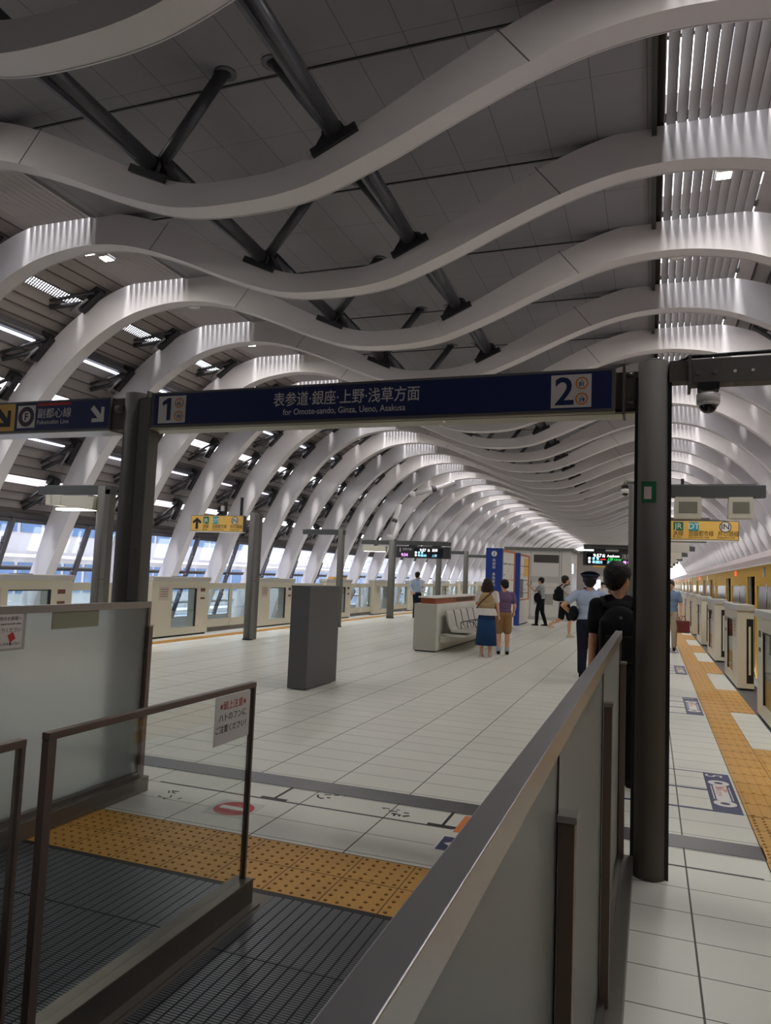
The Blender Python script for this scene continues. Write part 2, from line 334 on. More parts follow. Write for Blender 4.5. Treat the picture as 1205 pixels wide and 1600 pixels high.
# window band
wg = clear_glass('window_glass', (.9, .93, .98), .2)
for side, nm in ((-1, 'left'), (1, 'right')):
    b = MB(); b.prism([(XC+side*10.27, 2.5), (XC+side*11.15, -.2), (XC+side*11.17, -.2), (XC+side*10.29, 2.5)], 'Y', -3, YEND, wg); struct(b.build('window_%d' % (1 if side < 0 else 2)))
    b = MB(); b.box(*sorted((XC+side*10.9, XC+side*11.25)), -3, YEND, -1.4, -.15, mat('parapet', (150, 148, 146), .6)); struct(b.build('wall_%s' % nm))
    b = MB(); b.tube((XC+side*10.5, -3, 1.38), (XC+side*10.5, YEND, 1.38), .06, purlin_m, n=10); b.tube((XC+side*10.85, -3, .35), (XC+side*10.85, YEND, .35), .05, steel, n=10); struct(b.build('trim_rail_%s' % nm))
# window mullions with openers, one per bay
def make_mullion(side):
    root = thing('window_mullion', 'x', 'mullion')
    b = MB(); b.rotbox((XC+side*10.52, 0, 1.15), (.1, .12, 3.0), Matrix.Rotation(-side*math.radians(18), 3, 'Y'), purlin_m); b.build('bar', root)
    b = MB(); p = [(XC+side*10.2, -.12, 2.1), (XC+side*10.02, -.3, 1.95), (XC+side*10.25, -.3, 1.3), (XC+side*10.5, -.1, 1.25)]; b.path(p, .035, purlin_m); b.ball(p[2], .06, purlin_m)
    b.path([(XC+side*10.6, -.12, .75), (XC+side*10.4, -.35, .6), (XC+side*10.65, -.35, .1)], .04, purlin_m); b.build('window_opener', root); return root
for side in (-1, 1):
    m0 = make_mullion(side)
    for k in range(0, 24 if side < 0 else 12):
        m = m0 if k == 0 else copy_tree(m0); m.location = (0, Y1+k*SP+1.62, 0)
        tag(m, 'grey %s window mullion with opener arm in the %s bay' % ('left' if side < 0 else 'right', ordinal(k+1)), 'mullion', 'mullions of the side window bands')
# ceiling lamps at the crests
lampf = mat('lamp_face', (255, 250, 232), emit=40)
def make_lamp():
    root = thing('ceiling_floodlight', 'x', 'light')
    for dx, dy in ((-.09, -.15), (.09, .15)):
        b = MB(); b.box(dx-.11, dx+.11, dy-.1, dy+.1, 0, .05, steel, .01); b.box(dx-.02, dx+.02, dy-.02, dy+.02, .05, .2, dsteel); b.build('housing', root)
        b = MB(); b.box(dx-.09, dx+.09, dy-.08, dy+.08, -.006, 0, lampf); b.build('lamp_face', root)
    return root
l0 = make_lamp()
ld = bpy.data.lights.new('floodlight', 'AREA'); ld.shape = 'RECTANGLE'; ld.size = .4; ld.size_y = .6; ld.energy = LAMP; ld.color = (1, .97, .92)
for j in range(-1, 19):  # first pair on each row is out of view, added to brighten the foreground
    for side in (-1, 1):
        m = l0 if (j == -1 and side < 0) else copy_tree(l0)
        y = Y1+SP+.95+j*2*SP; x = XC+side*5.12; m.location = (x, y, 7.1)
        tag(m, '%s pair of bright ceiling floodlights along the %s crest of the roof' % (ordinal(j+1), 'left' if side < 0 else 'right'), 'light', 'floodlights at the roof crests')
        lo = bpy.data.objects.new('floodlight', ld); C.objects.link(lo); lo.location = (x, y, 7.08); tag(lo, kind='structure')
def make_disc():
    b = MB(); b.tube((0, 0, 0), (0, 0, .05), .14, signw, n=28); b.ring((0, 0), .1, .12, -.008, 0, creamtop); return b.build('ceiling_speaker')
d0 = make_disc()
for j, (k, side) in enumerate([(2, -1), (2, 1), (4, -1), (4, 1), (6, 1), (8, -1)]):
    d = d0 if j == 0 else d0.copy()
    if j: C.objects.link(d)
    d.location = (XC+side*4.7, Y1+k*SP+.75, 6.98)
    tag(d, 'small round white ceiling disc behind the %s rib on the %s side' % (ordinal(k+1), 'left' if side < 0 else 'right'), 'speaker', 'round discs under the roof')
# white diagonal braces of the left wall further down the hall
for (a, c, nm) in (((-12.15, 33.9, 3.4), (-11.75, 34.1, 5.05), 'short and upright'), ((-11.0, 33.8, 5.5), (-9.1, 34.6, 6.15), 'long and sloping high under the roof')):
    b = MB(); b.tube(a, c, .12, white, n=20); b.ball(a, .17, white); b.tube(Vector(a).lerp(Vector(c), .45), Vector(a).lerp(Vector(c), .55), .14, purlin_m, n=20)
    tag(b.build('diagonal_brace'), 'thick pale steel brace crossing the left ribs, %s' % nm, 'brace')
# ------------------------------------------------------------------ floor details
b = MB(); b.box(-10, .66, 5.0, 5.24, .0, .004, mat('joint_plate', (120, 120, 124), .3, .75, noise=.06, scale=3)); tag(b.build('expansion_joint_cover'), 'long grey metal joint cover plate crossing the whole platform floor', 'floor plate')
ex = MB()
ex.box(-3.4, .6, 4.68, 4.692, 0, .0015, black_m)
for x in (-2.47, -1.25): ex.box(x-.01, x+.01, 4.7, 5.0, 0, .0015, black_m); ex.box(x-.1, x+.1, 4.68, 4.73, 0, .0016, bracket_m)
tag(ex.build('floor_drain_slot'), 'thin black slot line with short side branches in front of the grey joint plate', 'slot')
ex = MB(); random.seed(9)
for cx, cy in ((-2.13, 4.93), (-1.62, 4.86), (-3.1, 4.45)):
    for i in range(9):
        x = cx+random.uniform(-.1, .1); y = cy+random.uniform(-.1, .1); ex.rotbox((x, y, .001), (random.uniform(.02, .06), random.uniform(.006, .02), .0015), random.uniform(0, 3), bracket_m)
tag(ex.build('tape_residue'), 'dark torn remains of tape stuck on the tiles near the joint plate', 'residue', kind='stuff')
# tactile paving at the escalator
def tactile(x0, x1, y0, y1, kind, name, label, nx=5, step=.31, detail=True):
    b = MB(); b.box(x0, x1, y0, y1, 0, .004, yellow_t)
    o = b.build(name); d = MB(); nY = round((y1-y0)/step); nX = round((x1-x0)/step)
    for i in range(nX):
        for j in range(nY):
            X, Y = x0+i*step, y0+j*step
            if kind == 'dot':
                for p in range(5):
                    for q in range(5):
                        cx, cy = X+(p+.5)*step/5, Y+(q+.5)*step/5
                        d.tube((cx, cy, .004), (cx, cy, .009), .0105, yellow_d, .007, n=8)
            else:
                for p in range(4): cx = X+(p+.5)*step/4; d.box(cx-.014, cx+.014, Y+.012, Y+step-.012, .004, .009, yellow_t)
    g = d.build('raised_dots' if kind == 'dot' else 'raised_bars', o); tag(g, kind='stuff')
    l = MB()
    for i in range(nX+1): l.box(x0+i*step-.0025, x0+i*step+.0025, y0, y1, .004, .0046, joint_m)
    for j in range(nY+1): l.box(x0, x1, y0+j*step-.0025, y0+j*step+.0025, .004, .0046, joint_m)
    l.build('tile_joints', o); return tag(o, label, 'tactile paving')
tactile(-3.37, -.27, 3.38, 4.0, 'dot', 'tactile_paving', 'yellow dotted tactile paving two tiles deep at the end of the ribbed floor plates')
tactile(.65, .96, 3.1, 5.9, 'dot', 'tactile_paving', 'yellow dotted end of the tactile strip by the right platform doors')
tactile(.65, .96, 5.9, 46, 'bar', 'tactile_paving', 'long yellow tactile strip of raised bars along the right platform doors')
for k in range(-1, 9):
    y = 10.6+4.45*k; tactile(.96, 1.27, y, y+.31*7, 'bar', 'tactile_paving', 'yellow tactile patch joining the strip to the %s open platform door gap on the right' % ordinal(k+1))['group'] = 'yellow patches at the right door gaps'
b = tactile(-9.68, -9.37, 3, 61.9, 'bar', 'tactile_paving', 'long yellow tactile strip along the left platform doors')
# floor route stickers by the right edge
def floor_marker(y0, y1, label, lines=4, num='5'):
    o = thing('floor_queue_marker', label, 'floor marking', (.53, y0, 0)); L = y1-y0
    b = MB(); b.box(-.1, .1, 0, L, .0, .0015, navy); b.build('navy_panel', o)
    ln = MB()
    for i in range(lines):
        y = L*i/(lines-1); ln.box(-1.0 if y0 < 8 else -.75, -.1, max(0, y-.018), min(L, y+.018) if i else .036, 0, .0012, navy)
    ln.build('queue_lines', o)
    w = MB()
    for y in (.24*L/1.17, .84*L/1.17): w.ring((0, y), .035, .08, .0015, .0025, signw)
    w.box(-.05, .05, .32*L/1.17, .76*L/1.17, .0015, .0022, signw)
    for x in (-.066, .066): w.box(x-.004, x+.004, .34*L/1.17, .74*L/1.17, .0015, .0022, signw)
    w.build('rings', o)
    for i, t in enumerate(('こちらに', '並んで', 'お待ちください')): text(t, .042, red_m, o, (.025-.03*i, .73*L/1.17, .0025), (0, 0, -math.pi/2), 'red_lettering', .0004)
    text(num, .19, signw, o, (-.085, 1.12*L/1.17, .0018), (0, 0, -math.pi/2), 'number', .0004)
floor_marker(5.9, 7.07, 'nearest navy floor queue marker with a number and two white rings', 3)
floor_marker(10.1, 11.6, 'second navy floor queue marker beside the yellow strip')
floor_marker(14.5, 16.0, 'third navy floor queue marker beside the yellow strip, by the walking old man')
floor_marker(18.9, 20.4, 'farthest navy floor queue marker, at the feet of the old man')
o = thing('no_entry_sticker', 'round red no-entry sticker with a white bar on the tiles', 'sticker', (-2.6, 4.4, 0))
b = MB(); b.box(-.155, .155, -.155, .155, 0, .001, mat('clear_film', (200, 196, 186), .35)); b.build('film', o)
b = MB(); b.tube((0, 0, .001), (0, 0, .002), .135, red_m, n=40); b.build('red_disc', o)
b = MB(); b.box(-.1, .1, -.028, .028, .002, .003, signw); b.build('white_bar', o)
o = thing('arrow_sticker', 'navy floor sticker with a white arrow by the steel handrail', 'sticker', (-1.03, 4.42, 0))
b = MB(); b.box(-.17, .17, -.13, .13, 0, .0015, signw); b.box(-.155, .155, -.115, .115, .0015, .002, navy); b.build('sticker_panel', o)
b = MB(); b.prism([(-.13, 0), (-.03, .08), (-.03, .03), (.1, .03), (.1, -.03), (-.03, -.03), (-.03, -.08)], 'Z', .002, .0026, signw); b.build('arrow', o)
b = MB(); b.box(-1.17, -.9, 4.62, 4.98, 0, .0015, signw); b.box(-1.16, -.91, 4.63, 4.97, .0015, .002, orange); tag(b.build('orange_sticker'), 'orange floor sticker half hidden behind the steel handrail', 'sticker')
# ------------------------------------------------------------------ ribbed floor plates of the escalator landing
def ribbed(x0, x1, y0, y1, label):
    o = thing('escalator_floor_plate', label, 'floor plate', ((x0+x1)/2, y0, 0)); w = (x1-x0)/2; L = y1-y0
    b = MB(); b.box(-w, w, 0, L, 0, .003, mat('plate_base', (24, 25, 28), .55)); b.build('base_plate', o)
    b = MB(); pm = mat('plate_rib', (132, 136, 142), .36, .6, noise=.1, scale=6); n = int(L/.0145); cols = int(2*w/.052)
    for j in range(n):
        y = L-(j+.5)*.0145
        for i in range(cols):
            x = -w+(i+.5)*.052
            b.bm.faces.new([b.bm.verts.new(p) for p in ((x-.0215, y-.0045, .006), (x+.0215, y-.0045, .006), (x+.0215, y+.0045, .006), (x-.0215, y+.0045, .006))])
    b.mi(pm); b.build('raised_ribs', o, False)['kind'] = 'stuff'
    b = MB()
    for f in (.4, .8): b.box(-w, w, L*f-.003, L*f+.003, .003, .0065, black_m)
    b.build('plate_joint', o)
ribbed(-3.36, -1.92, .9, 3.34, 'left dark ribbed metal floor plate of the escalator landing')
ribbed(-1.72, -.27, .6, 3.34, 'right dark ribbed metal floor plate beside the steel handrail')
b = MB(); b.box(-1.92, -1.72, .2, 3.36, 0, .004, dsteel); b.box(-3.4, -.27, 3.34, 3.378, 0, .0045, black_m); struct(b.build('trim_landing'))
# ------------------------------------------------------------------ balustrade between the plates
def balustrade(y0, y1, label, card=False):
    o = thing('glass_balustrade', label, 'balustrade', (-1.83, y0, 0)); L = y1-y0
    b = MB(); b.box(-.05, .05, 0, L+.01, 0, .12, mat('curb_steel', (112, 108, 100), .42, .85, noise=.1, scale=9), .004); b.box(-.08, .09, 0, L+.01, 0, .012, dsteel); b.build('curb', o)
    b = MB(); b.box(-.006, .006, .02, L-.02, .12, 1.03, clear_glass('balustrade_glass', (.93, .95, .94), .15) if 'balustrade_glass' not in MATS else MATS['balustrade_glass']); b.build('glass_pane', o)
    b = MB(); b.box(-.016, .016, 0, L, 1.02, 1.045, brown_m, .003); b.build('top_rail', o)
    for y, w in ((0, .036), (L-.016, .016)): b = MB(); b.box(-.014, .014, y, y+w, .12, 1.02, brown_m, .002); b.build('frame_post', o)
    return o
ba = balustrade(1.9, 3.22, 'low glass balustrade with thin brown frame carrying a white paper notice')
balustrade(.3, 1.81, 'nearest low glass balustrade at the left picture edge')
nt = thing('paper_notice', 'white laminated paper notice taped to the low glass balustrade', 'notice', (-1.82, 2.87, .8))
b = MB(); b.box(0, .002, 0, .3, 0, .215, signw); b.build('sheet', nt)
for t, z, m, s in (('※頭上注意※', .155, red_m, .043), ('ハトのフンに', .105, black_m, .04), ('ご注意ください！', .055, black_m, .036)): text(t, s, m, nt, (.0025, .15, z), (math.pi/2, 0, math.pi/2), 'lettering', .0004, 'CENTER')
# ------------------------------------------------------------------ frosted barriers
def barrier(x, y0, y1, side, posts, label):
    o = thing('frosted_glass_barrier', label, 'barrier', (x, y0, 0)); L = y1-y0; s = side
    b = MB(); b.box(-.075, .09, 0, L, 0, .105, dsteel, .003); b.box(-.03, .03, 0, L-.01, .105, .13, dsteel); b.build('base', o)
    ys = [0]+[p-y0 for p in posts if y0 < p < y1]+[L]
    for a, c in zip(ys, ys[1:]): b = MB(); b.box(-.007, .007, a+.006, c-.006, .13, 1.29, frost); b.build('frosted_panel', o)
    b = MB(); b.box(-.018, .018, 0, L, 1.285, 1.33, rail_m, .0015); b.build('top_rail', o)
    b = MB(); b.box(-.014, .014, L-.03, L, .13, 1.285, brown_m); b.build('end_frame', o)
    for p in posts:
        b = MB(); b.box(*sorted((s*.012, s*.042)), p-y0-.022, p-y0+.022, .03, 1.15, brown_m, .002); b.box(*sorted((s*.01, s*.046)), p-y0-.026, p-y0+.026, 1.15, 1.162, steel); b.build('support_post', o)
        b = MB(); b.box(*sorted((s*-.008, s*.009)), p-y0-.005, p-y0+.005, .13, 1.285, black_m); b.build('panel_joint', o)
    return o
barrier(-.172, -.6, 4.42, 1, [.1, 1.47, 2.86, 4.37], 'long frosted glass barrier with steel handrail running along the right foreground')
bl = barrier(-3.43, 1.2, 4.46, 1, [1.7, 3.1, 4.44], 'frosted glass barrier at the left with framed notice and beige plate')
nt = thing('framed_notice', 'grey framed printed notice with a red emblem on the left frosted barrier', 'notice', (-3.42, 2.9, 1.08))
b = MB(); b.box(0, .004, 0, .43, 0, .22, mat('notice_grey', (168, 166, 162), .5), .002); b.build('frame', nt)
b = MB(); b.box(.004, .006, .02, .405, .012, .205, mat('notice_paper', (214, 206, 202), .6)); b.build('sheet', nt)
for t, z, m, s in (('エスカレーターご利用のお客様へ', .17, black_m, .026), ('Please stand on both sides.', .145, black_m, .018), ('手すりにおつかまりください', .105, black_m, .028), ('お子様から手を離さない', .03, black_m, .02)): text(t, s, m, nt, (.0065, .395, z), (math.pi/2, 0, math.pi/2), 'lettering', .0003, 'RIGHT')
b = MB(); b.rotbox((.007, .33, .075), (.001, .04, .045), Matrix.Rotation(.5, 3, 'X'), red_m); b.build('red_emblem', nt)
b = MB(); b.box(-3.422, -3.418, 3.53, 3.93, 1.18, 1.285, mat('beige_plate', (140, 140, 118), .55)); tag(b.build('beige_plate'), 'blank beige plate stuck near the top of the left frosted barrier', 'plate')
# ------------------------------------------------------------------ sign gantry over the landing
def hpost(name, x, y, h, label, w=.17, cat='post', flange=True):
    o = thing(name, label, cat, (x, y, 0))
    b = MB(); b.tube((0, 0, 0), (0, 0, h), w/2, post_m, n=28); b.tube((0, 0, 0), (0, 0, .02), w/2+.02, black_m, n=28); b.build('column', o)
    if flange:
        f = MB(); f.box(w*.42, w*.42+.1, -w*.35, w*.35, .02, h-.05, post_m, .006); f.build('flange', o)
        f = MB()
        for z in [i*.45+.3 for i in range(int((h-.3)/.45))]:
            for dz in (0, .05): f.tube((w*.42+.05, -w*.35, z+dz), (w*.42+.05, -w*.35-.008, z+dz), .008, dsteel, n=8)
        f.box(w*.42, w*.42+.1, -w*.36, -w*.34, h*.46, h*.46+.008, black_m); f.build('bolts', o)
    return o
gp = thing('sign_post', 'thick dark round post at the right carrying the overhead sign', 'post', (0, 4.45, 0))
b = MB(); b.tube((0, 0, 0), (0, 0, 2.885), .085, postd_m, n=36); b.tube((0, 0, 2.885), (0, 0, 2.9), .085, postd_m, .06, n=36); b.build('column', gp)
b = MB(); b.box(.07, .1, -.03, .03, 0, 2.8, black_m); b.box(-.1, -.07, -.02, .02, 0, 2.8, black_m); b.build('cable_channel', gp)
gs = MB(); gs.box(-.06, .02, -.0875, -.0855, 2.06, 2.18, green_m); gs.box(-.045, -.005, -.0895, -.0875, 2.08, 2.15, mat('sticker_pink', (236, 214, 210), .6)); gs.build('green_sticker', gp)
gl = hpost('sign_post', -3.66, 4.45, 2.87, 'dark post with bolted flange left of the number one sign', .17)
def circle_badge(parent, x, z, num, r=.037):
    b = MB(); b.tube((x, 0, z), (x, -.003, z), r, signw, n=28); b.ring((x, z), r*.78, r, -.004, -.002, orange, plane='Y'); b.build('station_badge', parent)
    text(num, r*.95, navy, parent, (x, -.0045, z-r*.5), name='badge_number', align='CENTER', depth=.0003, bold=.001); text('G', r*.5, navy, parent, (x, -.0045, z+r*.25), name='badge_letter', align='CENTER', depth=.0003)
sg = thing('overhead_direction_sign', 'long navy overhead sign with platform numbers one and two', 'sign', (-3.49, 4.4, 2.6))
SW = 3.28
b = MB(); b.box(0, SW, 0, .2, 0, .262, post_m, .004); b.box(-.05, SW+.12, .03, .17, -.012, .0, steelbeam); b.box(0, SW, .0, .2, -.008, .0, steelbeam); b.build('housing', sg)
b = MB(); b.box(.03, SW-.02, -.002, 0, .018, .245, navy); b.build('navy_face', sg)
for x0, x1, xp, xx in ((-.08, 0, -.045, -.055), (SW, SW+.13, SW+.04, SW+.06)):
    b = MB(); b.box(x0, x1, .04, .16, .02, .24, postd_m); b.box(xp, xp+.015, 0, .18, -.02, .28, postd_m)
    for z in (.05, .22): b.tube((xx, .03, z), (xx+.04, .03, z), .012, dsteel, n=8)
    b.build('end_bracket', sg)
for nm, x in (('1', .07), ('2', SW-.37)):
    p = bpy.data.objects.new('number_plate', bpy.data.meshes.new('x')); bpy.data.objects.remove(p)
    b = MB(); b.box(0, .235, -.003, -.001, 0, .2, signw); pl = b.build('number_plate', sg); pl.location = (x, -.001, .03)
    if nm == '1': b = MB(); b.prism([(.075, .02), (.108, .02), (.108, .185), (.08, .185), (.035, .158), (.035, .13), (.075, .146)], 'Y', -.005, -.003, navy); b.build('numeral', pl)
    else: text(nm, .235, navy, pl, (.02, -.004, .02), name='numeral', depth=.0005, bold=.004)
    circle_badge(pl, .18, .145, '01'); circle_badge(pl, .18, .05, '19'); pl.children
for c in list(sg.children):
    for g in c.children:
        if g.name.startswith('station_badge'): g.location.y = -.003
        if g.name.startswith('badge'): g.location.y = -.008
text('表参道·銀座·上野·浅草方面', .105, signw, sg, (1.02, -.003, .125), name='lettering', sx=.86, depth=.0005, bold=.0006)
text('for Omote-sando, Ginza, Ueno, Asakusa', .06, signw, sg, (1.1, -.003, .055), name='lettering', sx=.9, depth=.0005, bold=.0003)
sl = thing('overhead_line_sign', 'navy and yellow overhead sign with a circled F and diagonal arrows', 'sign', (-5.6, 4.4, 2.6))
b = MB(); b.box(0, 1.74, 0, .2, 0, .25, post_m, .004); b.box(0, 1.74, 0, .2, -.01, 0, steel); b.build('housing', sl)
b = MB(); b.box(.8, 1.73, -.002, 0, .015, .235, navy); b.build('navy_face', sl)
b = MB(); b.box(0, .8, -.002, 0, .015, .235, signy); b.build('yellow_face', sl)
def arrow_dr(parent, cx, cz, s, m):
    b = MB(); w = .16*s; p = [(-.5, .5-.22), (-.5+.22, .5), (.28, -.06), (.28, .38), (.5, .38), (.5, -.5), (-.38, -.5), (-.38, -.28), (.06, -.28)]
    b.prism([(cx+u*s, cz+v*s) for u, v in p], 'Y', -.004, -.002, m); b.build('arrow', parent)
arrow_dr(sl, .68, .125, .15, black_m); arrow_dr(sl, 1.62, .125, .13, signw)
b = MB(); b.box(.83, 1.01, -.004, -.002, .035, .215, signw, .0); b.build('line_symbol_plate', sl)
b = MB(); b.ring((.92, .125), .045, .08, -.006, -.004, mat('plum', (62, 40, 54), .5), plane='Y'); b.build('line_symbol_ring', sl)
text('F', .08, black_m, sl, (.92, -.005, .098), name='letter', align='CENTER', depth=.0005, bold=.002)
b = MB(); b.box(1.03, 1.36, -.004, -.002, .205, .228, red_m); b.build('red_bar', sl)
text('副都心線', .085, signw, sl, (1.03, -.003, .115), name='lettering', depth=.0005); text('Fukutoshin Line', .05, signw, sl, (1.03, -.003, .06), name='lettering', depth=.0005)
b = MB(); b.box(1.74, 1.86, .02, .18, .0, .24, postd_m); b.box(1.74, 1.9, .06, .14, .05, .2, postd_m); b.tube((1.8, -.0, .15), (1.88, -.0, .15), .03, postd_m); b.build('end_bracket', sl)
rb = thing('cantilever_beam', 'dark steel beam reaching right from the thick post under the camera', 'beam', (.085, 4.45, 2.74))
b = MB(); b.box(0, .12, -.05, .05, .02, .14, postd_m); b.box(.1, .116, -.08, .08, -.03, .16, postd_m); b.box(.116, 1.1, -.06, .06, 0, .14, postd_m, .004); b.build('beam', rb)
b = MB()
for x in (.15, .24): b.tube((x, -.06, .06), (x, -.068, .06), .014, dsteel, n=10)
for x in (.34, .43): b.tube((x, -.06, .06), (x, -.064, .06), .009, signw, n=10)
b.build('bolts', rb)
b = MB(); pts = [(.02, -.03, .12), (.1, -.04, .16), (.3, -.04, .162), (.6, -.05, .165), (1.1, -.05, .17)]; b.path(pts, .011, black_m); b.path([(x, y+.03, z+.012) for x, y, z in pts], .008, black_m); b.build('cable', rb)
def dome(loc, label, m=signw):
    o = thing('dome_camera', label, 'camera', loc)
    b = MB(); b.box(-.055, .055, -.05, .05, .13, .17, black_m); b.build('mount', o)
    b = MB(); b.tube((0, 0, .06), (0, 0, .11), .062, m, n=28); b.tube((0, 0, .11), (0, 0, .13), .05, m, .03, n=28); b.tube((0, 0, .045), (0, 0, .06), .055, m, .062, n=28); b.build('housing', o)
    b = MB(); b.ball((0, 0, .045), .048, mat('dome_smoke', (20, 20, 22), .08), (1, 1, .9), 24); b.build('lens_dome', o); return o
dome((.29, 4.42, 2.57), 'cream dome security camera hanging under the right dark beam')
# ------------------------------------------------------------------ platform gantries
def speaker_box(parent, x, z, w=.26, name='loudspeaker'):
    b = MB(); b.prism([(-w/2, 0), (w/2, 0), (w/2+.01, -.08), (w/2+.01, -.26), (-w/2-.01, -.26), (-w/2-.01, -.08)], 'Y', -.1, .1, cream); o = b.build(name); o.location = (x, 0, z)
    g = MB(); g.box(-w*.36, w*.36, -.106, -.1, -.2, -.06, mat('grille', (128, 124, 110), .7)); gg = g.build('grille', o)
    return o
def beamed(x, y, x0, x1, zt, label, h=.14):
    o = thing('gantry_beam', label, 'beam', (x, y, zt)); b = MB(); b.box(x0-x, x1-x, -.07, .07, -h, 0, mat('gantry', (74, 76, 76), .5), .004); b.build('beam', o)
    b = MB(); b.box(x0-x+.1, x1-x-.1, -.03, .03, 0, .02, post_m); b.build('cable_duct', o); return o
def ydirsign(x0, x1, y, z0, z1, label, both=True):
    o = thing('yellow_direction_sign', label, 'sign', (x0, y, z0)); w = x1-x0; h = z1-z0
    b = MB(); b.box(0, w, 0, .12, -.012, h+.012, post_m, .004); b.box(0, w, 0, .12, -.03, -.012, signw); b.build('housing', o)
    b = MB(); b.box(.012, w-.012, -.003, 0, 0, h, signy); b.build('yellow_face', o)
    b = MB(); cx = .12*w+.0; s = h*.75; cz = h/2
    b.prism([(cx-.035*s/.25, cz-s/2), (cx+.035*s/.25-.0, cz-s/2), (cx+.03, cz+s*.12), (cx+.1, cz-.01), (cx+.12, cz+.04), (cx, cz+s/2), (cx-.12, cz+.04), (cx-.1, cz-.01), (cx-.03, cz+s*.12)], 'Y', -.005, -.003, black_m); b.build('arrow', o)
    u = w/1.38
    for t, xx, m, tm in (('JR', .33, green_m, signw), ('DT', .58, teal_m, signw), ('IN', 1.08, signw, black_m)):
        b = MB()
        if t == 'IN': b.tube((xx*u+.08, -.003, h*.7), (xx*u+.08, -.006, h*.7), .085, signw, n=28); b.ring((xx*u+.08, h*.7), .078, .09, -.008, -.004, black_m, plane='Y')
        else: b.box(xx*u, xx*u+.155, -.006, -.003, h*.47, h*.95, m, .002)
        q = b.build('line_badge', o); text(t, .13, tm, o, (xx*u+.078, -.009, h*.57), name='badge_letters', align='CENTER', depth=.0008, bold=.001)
    for t, xx, wd in (('JR線', .33, 1), ('田園都市線', .58, .9), ('井の頭線', 1.04, .95)): text(t, .1, black_m, o, (xx*u, -.004, h*.2), name='lettering', depth=.0008, sx=wd*.85)
    for t, xx in (('JR Line', .33), ('Den-en-toshi Line', .58), ('Inokashira Line', 1.04)): text(t, .05, black_m, o, (xx*u, -.004, h*.06), name='lettering', depth=.0008, sx=.85)
    return o
led = {k: mat('led_'+k, c, emit=e) for k, c, e in (('white', (255, 255, 255), 1.6), ('red', (255, 60, 60), 1.2), ('green', (60, 255, 120), 1.0), ('cyan', (150, 225, 255), 1.4), ('pink', (235, 150, 255), 1.6), ('purple', (200, 80, 255), 1.2))}
def display(x0, x1, y, z0, z1, label, plat, t1, t2, dest):
    o = thing('departure_board', label, 'display', (x0, y, z0)); w = x1-x0; h = z1-z0; s = h/.43
    b = MB(); b.box(0, w, 0, .22, 0, h, mat('board_black', (44, 44, 48), .4), .006)
    for xx in (.3*w, .75*w): b.box(xx-.15, xx+.15, .04, .18, h, h+.07, black_m)
    b.build('housing', o)
    fl = plat == 'l'; lx0, lx1 = (w*.34, w*.88) if fl else (w*.07, w*.66)
    b = MB(); b.box(lx0, lx1, -.004, 0, h*.1, h*.86, mat('screen', (8, 10, 18), .2)); b.build('screen', o)
    u = (lx1-lx0)
    text(t1, .14*s, led['white'], o, (lx0+u*.2, -.006, h*.58), name='clock', depth=.001, bold=.002)
    for i, zz in enumerate((.4, .17)):
        for j in range(3):
            b = MB(); b.box(lx0+.04+j*.12*s, lx0+.11*s+j*.12*s, -.006, -.004, h*zz, h*zz+.07*s, led['cyan'] if j else led['white']); b.build('led_block', o)
    text(t2, .12*s, led['cyan'], o, (lx0+u*.2, -.006, h*.14), name='departure_time', depth=.001, bold=.001)
    text('各', .1*s, led['white'], o, (lx0+u*.47, -.006, h*.6), name='led_letters', depth=.001, bold=.002)
    text(dest[0], .11*s, led['white'], o, (lx0+u*.62, -.006, h*.6), name='destination', depth=.001, bold=.001)
    if not fl:
        text('上野 Ueno', .09*s, led['green'], o, (lx0+u*.62, -.006, h*.38), name='led_letters', depth=.001); text('浅草', .09*s, led['cyan'], o, (lx0+u*.62, -.006, h*.16), name='led_letters', depth=.001)
        b = MB(); b.box(lx0+u*.42, lx0+u*.58, -.006, -.004, h*.4, h*.46, led['red']); b.box(lx0+u*.85, lx0+u*.97, -.006, -.004, h*.34, h*.37, led['purple']); b.build('led_bar', o)
        text('浅草方面', .13*s, signw, o, (w*.7, -.003, h*.58), name='lettering', depth=.001); text('for Asakusa', .05*s, signw, o, (w*.7, -.003, h*.48), name='lettering', depth=.001)
        text('9:57', .14*s, led['pink'], o, (w*.8, -.003, h*.12), name='clock', depth=.001, bold=.002); b = MB(); b.box(w*.73, w*.78, -.005, -.001, h*.14, h*.36, led['pink']); b.build('led_block', o)
    else:
        text('1', .22*s, signw, o, (w*.05, -.003, h*.5), name='platform_number', depth=.001, bold=.003); text('浅草方面', .09*s, signw, o, (w*.12, -.003, h*.66), name='lettering', depth=.001)
        text('9:54', .15*s, led['pink'], o, (w*.1, -.003, h*.14), name='clock', depth=.001, bold=.003); text(dest[1], .1*s, led['cyan'], o, (lx0+u*.62, -.006, h*.16), name='led_letters', depth=.001)
# left row
LX = -8.6
def lpost(y, h=2.86, nm='', x=LX, w=.2): return hpost('platform_post', x, y, h, nm, w, flange=y < 16)
lpost(9.8, nm='grey platform post behind the left frosted barrier, with a short beam')
beamed(LX, 9.8, -9.95, -8.4, 2.86, 'short dark beam on the nearest left platform post')
o = thing('platform_light', 'white box light with two small grilles hanging under the nearest left beam', 'light', (-9.7, 9.75, 2.45))
b = MB(); b.prism([(.2, .24), (1.05, .22), (1.02, .0), (.2, .08)], 'Y', -.12, .12, cream); b.build('housing', o)
b = MB(); b.box(.22, 1.0, -.08, .08, -.004, .03, mat('tube_glow', (255, 252, 240), emit=2.5)); b.build('lamp', o)
b = MB(); b.box(0, .12, -.1, .1, .08, .25, cream, .01); b.box(.16, .36, -.13, .1, .07, .25, cream, .01); b.build('speaker_head', o)
lpost(14.55, nm='grey platform post beside the left yellow direction sign', x=-8.5)
